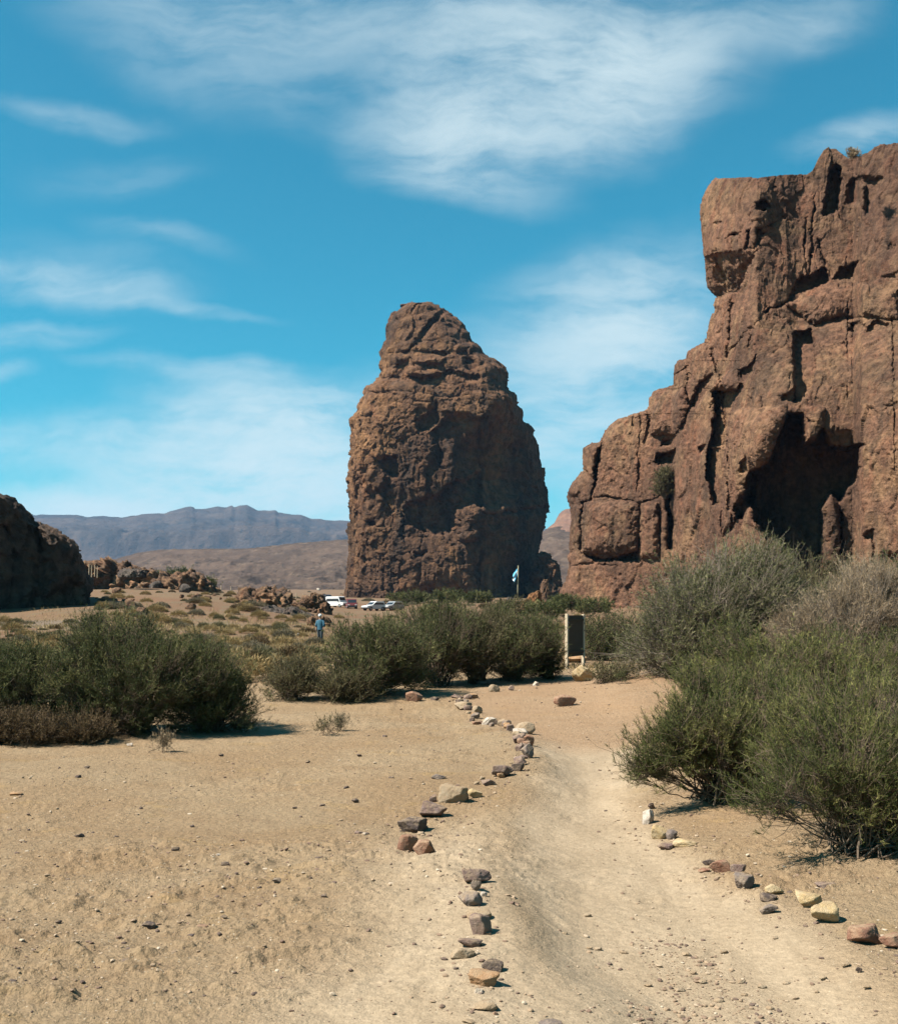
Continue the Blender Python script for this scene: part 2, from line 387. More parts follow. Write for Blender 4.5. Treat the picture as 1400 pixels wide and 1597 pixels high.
def height(X, Y, detail=False):
    X = np.asarray(X, float); Y = np.asarray(Y, float)
    Yp = np.maximum(Y, .1); u = X / Yp
    z = np.interp(Y, BY, BZ)
    z = z + sst(-.05, -.27, u) * np.interp(Y, [55, 90, 150, 260, 420], [0, .75, 2.9, 3.6, 0])
    z = z + .35 * vnoise(V3(X / 28, Y / 28, 0), 3) * sst(26, 70, Y) + .8 * vnoise(V3(X / 90, Y / 90, 0), 5) * sst(120, 300, Y)
    l, r = path_edges(Y); nearf = 1 - sst(13, 22, Y)
    wob = .10 * vnoise(V3(X * 1.3, Y * 1.3, 0), 8)
    dl, dr = X - l + wob, r - X + wob
    inside = sst(-.10, .55, dl) * sst(-.15, .45, dr) * sst(2.0, 3.0, Y)
    z = z - .095 * inside * nearf
    z = z + .035 * np.exp(-((dl + .20) / .36) ** 2) * nearf * sst(2, 4, Y)
    z = z + .13 * sst(.0, 1.1, -dr) * sst(5.5, 8, Y) * (1 - sst(26, 34, Y))
    z = z + .26 * np.exp(-((X - 3.9) / 1.1) ** 2 - ((Y - 22.5) / 3.0) ** 2) + .10 * np.exp(-((X - 3.2) / .5) ** 2 - ((Y - 19.5) / 1.2) ** 2)
    z = z - .03 * np.exp(-((X + .2) / 1.4) ** 2 - ((Y - 17) / 3) ** 2)
    z = z + .05 * vnoise(V3(X / 2.2, Y / 2.2, 0), 11) * (1 - .75 * inside) + .09 * vnoise(V3(X / 6, Y / 6, 0), 12) * sst(9, 20, Y)
    if detail:
        p = V3(X, Y, 0 * X); k = 1 - sst(18, 40, Y)
        rough = sst(-.15, .5, vnoise(p * .55, 21) + .55 * np.exp(-((X + 1.75) / .8) ** 2 - ((Y - 4.9) / .8) ** 2) + .5 * np.exp(-((X + .9) / 1.0) ** 2 - ((Y - 14.2) / .9) ** 2))
        rough = rough * (1 - .8 * inside)
        clod = np.clip(fbm(p * V3(5.5, 8, 1), 23, 5, .6), 0, 1)
        z = z + k * (.020 * (1 - .6 * inside) * fbm(p * 2.6, 22, 4) + .085 * rough * np.minimum(clod, .5) * (1 - .4 * sst(5.5, 12, Y)) + .009 * fbm(p * 13, 24, 4, .65) * (.5 + rough) * (1 - .7 * inside))
        # scuffs and footprints on the trodden sand
        rg = np.random.default_rng(9)
        for _ in range(22):
            y = rg.uniform(4, 13) ** 1.0; a_, b_ = path_edges(y); x = rg.uniform(a_ - .5, b_ - .1); an = rg.normal() * .35; m = (np.abs(Y - y) < .5) & (np.abs(X - x) < .5)
            ex, ey = (X[m] - x), (Y[m] - y); e1, e2 = ex * math.cos(an) + ey * math.sin(an), -ex * math.sin(an) + ey * math.cos(an); rr = (e1 / .055) ** 2 + (e2 / .15) ** 2
            z[m] += -.006 * np.exp(-rr ** 1.5) + .003 * np.exp(-((np.sqrt(rr) - 1.45) / .35) ** 2)
        z = z + .10 * fbm(p / 5.5, 29, 4) * sst(26, 60, Y) + .5 * fbm(p / 22, 30, 5, .6) * sst(70, 200, Y)
    return z
def ground_at(px, py):
    """where the sight line through (px, py) meets the ground"""
    Y = np.geomspace(3.2, 2400, 6000); X = (px - 700) / F * Y; zr = EYE + (HZ - py) / F * Y
    k = np.argmax(zr <= height(X, Y))
    return X[k], Y[k], float(height(X[k], Y[k]))

def build_ground():
    rows = F * EYE / np.arange(735, 47, -1.45)
    rows = np.concatenate([[.2, .6, 1.1, 1.7, 2.3, 2.9, 3.3, 3.6], rows])
    while rows[-1] < 9000: rows = np.append(rows, rows[-1] * 1.022)
    a_in = np.linspace(-R_(27), R_(27), 720); a_out = np.linspace(R_(27), R_(333), 60)[1:-1]
    ang = np.concatenate([a_in, a_out]); nr, nc = len(rows), len(ang)
    RR, AA = np.meshgrid(rows, ang, indexing='ij')
    # rows at constant depth in the field of view, rings outside it
    k = np.where(np.abs((AA + np.pi) % (2 * np.pi) - np.pi) <= R_(27.01), 1 / np.cos(AA), 1 / math.cos(R_(27)))
    X = RR * k * np.sin(AA); Y = RR * k * np.cos(AA)
    Z = height(X, Y, True)
    l, r = path_edges(Y); p = V3(X, Y, 0 * X)
    wob = .22 * fbm(p * 1.6, 31, 4)
    ins = sst(-.25, .2, X - l + wob) * sst(-.3, .25, r - X + wob) * sst(1.5, 3, Y) * (1 - sst(33, 37, Y))
    core = ((X - l + .5 * wob) > -.02) & ((r - X + .5 * wob) > -.02) & (Y > 1.0) & (Y < 37)
    ridge = np.exp(-((X - l + .35) / .55) ** 2) * (1 - sst(7, 10, Y)) + .7 * sst(5.6, 4.2, Y) * sst(-1.6, -.4, X)
    trod = np.clip(np.maximum(ins * (1 - .75 * sst(13.5, 15.5, Y)), ridge), 0, 1)
    scr = sst(26, 44, Y + 5 * fbm(p / 6, 33, 3))
    redd = np.clip(.85 * sst(13.3, 15, Y + .5 * wob) * (1 - sst(27, 33, Y)) * sst(-.6, .6, X - l) + .75 * sst(-30, -22, -Y - 4 * wob) * sst(.1, 1.0, X - r) * sst(7.5, 11, Y), 0, 1) * .55
    road_row = HZ - 1 + 14 * sst(-740, -560, (X / np.maximum(Y, 1)) * F)
    road = (Y > 84) & (Y < 97) & (X / np.maximum(Y, 1) < -.33) & (X / np.maximum(Y, 1) > -.9)
    v = V3(X, Y, Z).reshape(-1, 3); fc = grid_faces(nr, nc, True)
    core, road = core.ravel(), road.ravel()
    isp = core[fc].all(1); isr = road[fc].all(1) & ~isp
    at = dict(trodden=trod.ravel(), scrubby=scr.ravel(), reddish=redd.ravel())
    def sub(name, sel, mat):
        f = fc[sel]; u, inv = np.unique(f, return_inverse=True)
        return mesh_obj(name, v[u], inv.reshape(f.shape), mat, attrs={k: a[u] for k, a in at.items()})
    tag(sub('ground', ~isp & ~isr, M['ground']), 'sandy desert ground with pale tan dust and scattered grit', 'ground', kind='structure')
    tag(sub('path', isp, M['ground']), 'trodden sandy footpath bending towards the rock tower', 'path', kind='structure')
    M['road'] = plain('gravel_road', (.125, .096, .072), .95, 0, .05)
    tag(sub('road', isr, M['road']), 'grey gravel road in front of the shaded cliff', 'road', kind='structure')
build_ground()

# ------------------------------------------------------------------ rock relief: outline, depth and carved features
def sd_poly(x, y, pts):
    pts = np.asarray(pts, float); d = np.full(x.shape, 1e9); s = np.zeros(x.shape, bool); n = len(pts)
    for i in range(n):
        a, b = pts[i], pts[(i + 1) % n]; e = b - a
        t = np.clip(((x - a[0]) * e[0] + (y - a[1]) * e[1]) / (e @ e + 1e-9), 0, 1)
        d = np.minimum(d, (x - a[0] - t * e[0]) ** 2 + (y - a[1] - t * e[1]) ** 2)
        cr = ((a[1] > y) != (b[1] > y)) & (x < (b[0] - a[0]) * (y - a[1]) / (b[1] - a[1] + 1e-12) + a[0]); s ^= cr
    return np.where(s, -1, 1) * np.sqrt(d)
def sd_line(x, y, pts):
    pts = np.asarray(pts, float); d = np.full(x.shape, 1e9)
    for a, b in zip(pts[:-1], pts[1:]):
        e = b - a; t = np.clip(((x - a[0]) * e[0] + (y - a[1]) * e[1]) / (e @ e + 1e-9), 0, 1)
        d = np.minimum(d, np.hypot(x - a[0] - t * e[0], y - a[1] - t * e[1]))
    return d
def zoomed(pts, ox, oy, k): return [(ox + a / k, oy + b / k) for a, b in pts]
def outline_rows(y0, y1, tables, step):
    """rows from y0 to y1, packed where an outline runs sideways, so that no ledge is skipped in one row"""
    y = np.arange(y0, y1, .02); d = np.full(len(y), .02)
    for t in tables: d = np.maximum(d, np.abs(np.gradient(prof(y, t))) * .7)
    c = np.cumsum(d); return np.interp(np.arange(0, c[-1], step), c, y)
def prof(py, table):
    t = np.asarray(table, float); return np.interp(py, t[:, 0], t[:, 1])
def carve(Y, px, py, feats, scale, seed):
    wx = px + 3.5 * fbm(V3(px / 22, py / 22, 0 * px), seed, 4); wy = py + 3.5 * fbm(V3(px / 22, py / 22, 0 * px + 9), seed + 5, 4)
    wx = wx + 2.4 * fbm(V3(px / 5, py / 5, 0 * px), seed + 11, 3); wy = wy + 2.4 * fbm(V3(px / 5, py / 5, 0 * px + 5), seed + 12, 3)
    for f in feats:
        kind = f[0]
        if kind == 'cut':       # pocket of even depth
            _, pts, D, e = f; e = e * 1.9; Y = Y + D * sst(e, -e, sd_poly(wx, wy, pts))
        elif kind == 'roof':    # overhang: deep under its upper lip, coming forward again at the foot (or the reverse)
            _, pts, D0, D1, y0, y1, e = f
            Y = Y + (D0 + (D1 - D0) * np.clip((wy - y0) / (y1 - y0), 0, 1)) * sst(e, -e, sd_poly(wx, wy, pts))
        elif kind == 'bulge':
            _, pts, D, e = f; Y = Y - D * np.sqrt(np.clip(-sd_poly(wx, wy, pts) / e, 0, 1))
        elif kind == 'crack':
            _, pts, D, w = f; w = w * 1.25; Y = Y + .6 * D * (.45 + .9 * sst(-.5, .5, fbm(V3(px / 14, py / 14, 0 * px), seed + 21, 3))) * np.clip(1 - sd_line(wx, wy, pts) / w, 0, 1) ** 1.3
        elif kind == 'slope':   # plane that recedes to the right of a line of x(y)
            _, table, k, w = f; d = wx - prof(py, table); Y = Y + k * (np.maximum(d, 0) ** 2 / (np.maximum(d, 0) + w)) * scale
    return Y
def normals(Pt):
    a = np.gradient(Pt, axis=1); b = np.gradient(Pt, axis=0); n = np.cross(a, b)
    n /= np.linalg.norm(n, axis=-1, keepdims=True) + 1e-12
    return n
def relief(name, px, py, Y, disp, mat, back, close_l, close_r):
    """turns the carved depth sheet into a closed body of rock: displaced front, a back some way behind it, a top"""
    Pt = P(px, py, Y); n = normals(Pt)
    sm = n.copy()
    for _ in range(6):
        sm[1:-1] = (sm[:-2] + 2 * sm[1:-1] + sm[2:]) / 4; sm[:, 1:-1] = (sm[:, :-2] + 2 * sm[:, 1:-1] + sm[:, 2:]) / 4
    sm /= np.linalg.norm(sm, axis=-1, keepdims=True) + 1e-12
    if sm[..., 1].mean() > 0: sm = -sm
    vw = Pt - np.array([0, 0, EYE]); face = np.abs((sm * vw).sum(-1)) / np.linalg.norm(vw, axis=-1)
    edge = np.zeros_like(face); edge[:, :14] = 1; edge[:, -14:] = 1
    Pt = Pt + sm * (disp(Pt) * np.maximum(np.clip(face * 2.2, .22, 1), edge))[..., None]
    cols = []
    ctr = Pt[:, Pt.shape[1] // 2]
    def back_cols(edge, sgn):
        o = []
        for t in (.08, .3, .65, 1.0):
            q = edge.copy(); q[:, 1] += back * t; k = q[:, 1] / edge[:, 1]; q[:, 0] = edge[:, 0] * k + sgn * back * .25 * t; q[:, 2] = EYE + (edge[:, 2] - EYE) * k - back * .02 * t; o.append(q)
        return o
    L = back_cols(Pt[:, 0], 1)[::-1] if close_l else []
    Rr = back_cols(Pt[:, -1], -1) if close_r else []
    if not close_r:
        q = Pt[:, -1].copy(); q[:, 1] += back; Rr = [q]
    if not close_l:
        q = Pt[:, 0].copy(); q[:, 1] += back; L = [q]
    G = np.concatenate([np.stack(L, 1), Pt, np.stack(Rr, 1)], 1)
    top = []
    for t in (1.0, .5, .12):
        q = G[0].copy(); y_to = G[0, :, 1].max(); q[:, 1] = q[:, 1] + (np.maximum(y_to, q[:, 1]) - q[:, 1]) * t
        k = q[:, 1] / G[0, :, 1]; q[:, 0] *= k; q[:, 2] = EYE + (q[:, 2] - EYE) * k - (.10 * t + .03) * back * .2; top.append(q)
    G = np.concatenate([np.stack(top, 0), G], 0)
    nr, nc = G.shape[:2]
    f = grid_faces(nr, nc, True)[:, ::-1]
    ctr0 = G.reshape(-1, 3).mean(0); ctr0[2] = G[..., 2].min()
    return mesh_obj(name, G.reshape(-1, 3), f, mat, origin=ctr0)

def rock_disp(seed, big, A, strat=None, flute=None, tall=1.0, fine=1.0):
    """weathering of a rock face: broken faces of several sizes, flutes, ledges and pits, in metres"""
    def d(Pt):
        z = Pt[..., 2]; T = V3(1, 1, tall)
        q = Pt + big * .16 * np.stack([fbm(Pt / big / .5, seed + 40 + i, 4) for i in range(3)], -1)
        r = A * .8 * fbm(q / big, seed, 4)
        r = r + A * .62 * facets(q / (big * .55 * T), seed + 60)
        r = r + A * .28 * facets(q / (big * .21 * T), seed + 80)
        rough = sst(-.35, .35, vnoise(Pt / (big * .7), seed + 33))
        r = r + A * fine * (.10 + .16 * rough) * facets(q / (big * .085), seed + 100)
        r = r + A * .20 * fbm(Pt / (big * .16), seed + 3, 4, .6, True) * (.4 + .8 * rough)
        r = r + A * .11 * fbm(Pt / (big * .045), seed + 5, 3, .65)
        h1, _, c3 = worley(q / (big * .16), seed + 90)
        r = r - A * .5 * sst(.30, .08, h1) * (c3 > .80)
        if flute is not None:
            w = flute(z); r = r + A * w * (.75 * fbm(q / V3(big * .26, big * .26, big * 2.6), seed + 7, 4, .55, True) + .45 * facets(q / V3(big * .30, big * .30, big * 1.8), seed + 120))
        if strat is not None:
            w = strat(z); zz = z / (big * .28) + 1.0 * fbm(Pt / big / 1.1, seed + 9, 4)
            t = zz - np.floor(zz); r = r + A * w * .8 * (np.sin(np.pi * np.clip(t, 0, 1)) ** .5 - .6) * (.5 + .9 * hsh(np.floor(zz), 0 * zz, 0 * zz, seed))
        return r
    return d

# ---- the lone rock tower
def build_tower():
    Z1 = lambda pts: zoomed(pts, 520, 450, 3.1325)
    lo = np.array([(b, a) for a, b in Z1([(385, 68), (360, 74), (330, 95), (290, 130), (270, 180), (260, 240), (240, 310), (240, 360), (230, 440), (160, 490), (140, 550), (120, 590), (82, 640), (95, 700), (95, 790), (75, 840), (70, 900), (75, 1000), (87, 1100), (87, 1200), (75, 1330), (60, 1480), (52, 1600)])])
    ro = np.array([(b, a) for a, b in Z1([(455, 68), (475, 72), (512, 86), (560, 120), (600, 150), (632, 190), (662, 215), (678, 260), (718, 280), (738, 320), (790, 355), (830, 390), (845, 420), (842, 490), (888, 520), (897, 570), (920, 610), (937, 660), (970, 690), (1000, 770), (1012, 850), (1025, 920), (1032, 1000), (1040, 1080), (1030, 1150), (1000, 1260), (990, 1350), (980, 1530), (985, 1600)])])
    rows = outline_rows(471.8, 962, (lo, ro), .85); nc = 420
    s = np.linspace(0, 1, nc); s = s - np.sin(2 * np.pi * s) / (2 * np.pi) * .72
    PY = np.repeat(rows[:, None], nc, 1); xl, xr = prof(rows, lo), prof(rows, ro)
    PX = xl[:, None] + (xr - xl)[:, None] * s[None]
    D = 500.0; k = D / F
    rid = [(465, 690), (480, 700), (520, 722), (560, 752), (600, 775), (630, 768), (660, 738), (700, 706), (750, 700), (790, 730), (805, 752), (960, 752)]
    Y = np.full_like(PX, D)
    wl = np.clip((PX - xl[:, None]) / np.minimum(62, .45 * (xr - xl))[:, None], 0, 1); wr = np.clip((xr[:, None] - PX) / np.minimum(45, .4 * (xr - xl))[:, None], 0, 1)
    Y = Y + 22 * (1 - np.sqrt(1 - (1 - wl) ** 2)) + 22 * (1 - np.sqrt(1 - (1 - wr) ** 2))
    Y = Y + .10 * k * np.maximum(0, prof(PY, rid) - PX)                     # left part turns towards the sun
    Y = Y + .42 * k * np.maximum(0, 640 - PY) * sst(660, 560, PY) + .25 * k * np.maximum(0, 560 - PY)
    Y = carve(Y, PX, PY, [('slope', rid, 1.35, 14)], k, 101)
    fe = [('roof', Z1([(345, 1075), (390, 1040), (480, 1015), (560, 960), (640, 930), (720, 880), (725, 1070), (640, 1075), (600, 1095), (598, 1160), (545, 1222), (490, 1200), (430, 1185), (350, 1150)]), 6.0, 4.0, 735, 838, 3.0),
          ('cut', Z1([(205, 830), (310, 820), (305, 912), (265, 922), (205, 880)]), 6.5, 2),
          ('cut', Z1([(160, 1130), (215, 1118), (217, 1170), (180, 1180)]), 5, 1.6), ('cut', Z1([(165, 980), (245, 985), (210, 1060), (170, 1040)]), 2.5, 3),
          ('cut', Z1([(400, 645), (440, 630), (500, 560), (510, 640), (460, 692), (410, 690)]), 4.5, 2),
          ('cut', Z1([(480, 700), (560, 620), (640, 610), (720, 640), (720, 880), (640, 900), (600, 800), (560, 760), (520, 860)]), 4.5, 3),
          ('cut', Z1([(120, 620), (190, 610), (190, 665), (130, 670)]), 3.0, 2), ('cut', Z1([(110, 905), (160, 950), (150, 975), (115, 940)]), 3.5, 1.6),
          ('cut', Z1([(320, 355), (380, 340), (350, 430), (310, 400)]), 4, 2.0), ('cut', Z1([(630, 340), (690, 345), (700, 440), (640, 380)]), 4, 2.5), ('cut', Z1([(780, 395), (845, 420), (840, 480), (770, 450)]), 5, 3),
          ('cut', Z1([(390, 1290), (450, 1275), (440, 1310), (400, 1320)]), 3, 1.6), ('cut', Z1([(330, 1470), (480, 1450), (560, 1480), (700, 1500), (700, 1560), (330, 1530)]), 2.5, 2.5),
          ('roof', Z1([(560, 110), (545, 120), (490, 180), (430, 270), (350, 310), (410, 240), (470, 160), (520, 115)]), 4.5, 2.5, 485, 550, 2.5),
          ('crack', Z1([(240, 320), (400, 305), (560, 320), (660, 300)]), 4, 5), ('crack', Z1([(230, 445), (330, 430), (480, 440), (560, 410), (700, 440)]), 5.0, 5), ('crack', Z1([(430, 75), (400, 80), (380, 110)]), 3, 2.5),
          ('crack', Z1([(160, 500), (300, 520), (480, 560)]), 2.5, 4), ('crack', Z1([(480, 330), (560, 320), (580, 300), (640, 180)]), 2.5, 4),
          ('bulge', Z1([(360, 385), (420, 370), (520, 385), (540, 425), (440, 440), (360, 430)]), 4, 9), ('bulge', Z1([(380, 340), (480, 315), (550, 330), (520, 375), (400, 375)]), 4, 9),
          ('bulge', Z1([(280, 1230), (600, 1200), (700, 1180), (700, 1500), (560, 1470), (300, 1490)]), 3.5, 30),
          ('bulge', Z1([(605, 1085), (715, 1085), (715, 1230), (600, 1230)]), 5, 9),
          ('cut', Z1([(720, 1100), (1040, 1060), (1040, 1560), (705, 1540), (700, 1290), (720, 1200)]), 6.0, 2)]
    Y = carve(Y, PX, PY, fe, k, 111)
    Y = carve(Y, PX, PY, [('crack', Z1([(x0, 880 + 60 * (i % 3)), (x0 + 12, 1200), (x0 - 8, 1480)]), 2.2, 4) for i, x0 in enumerate((110, 250, 330, 420))], k, 121)
    zt = lambda py: EYE + (HZ - py) / F * D
    dsp = rock_disp(200, 24, 1.7, fine=.9, strat=lambda z: .75 * sst(zt(680), zt(600), z) + .28 * sst(zt(860), zt(915), z), flute=lambda z: .9 * sst(zt(640), zt(700), z))
    o = relief('rock_tower', PX, PY, Y, dsp, M['pillar'], 60, True, True)
    tag(o, 'towering lone brown rock monolith with a rounded top rising from the desert plain', 'rock tower')
build_tower()

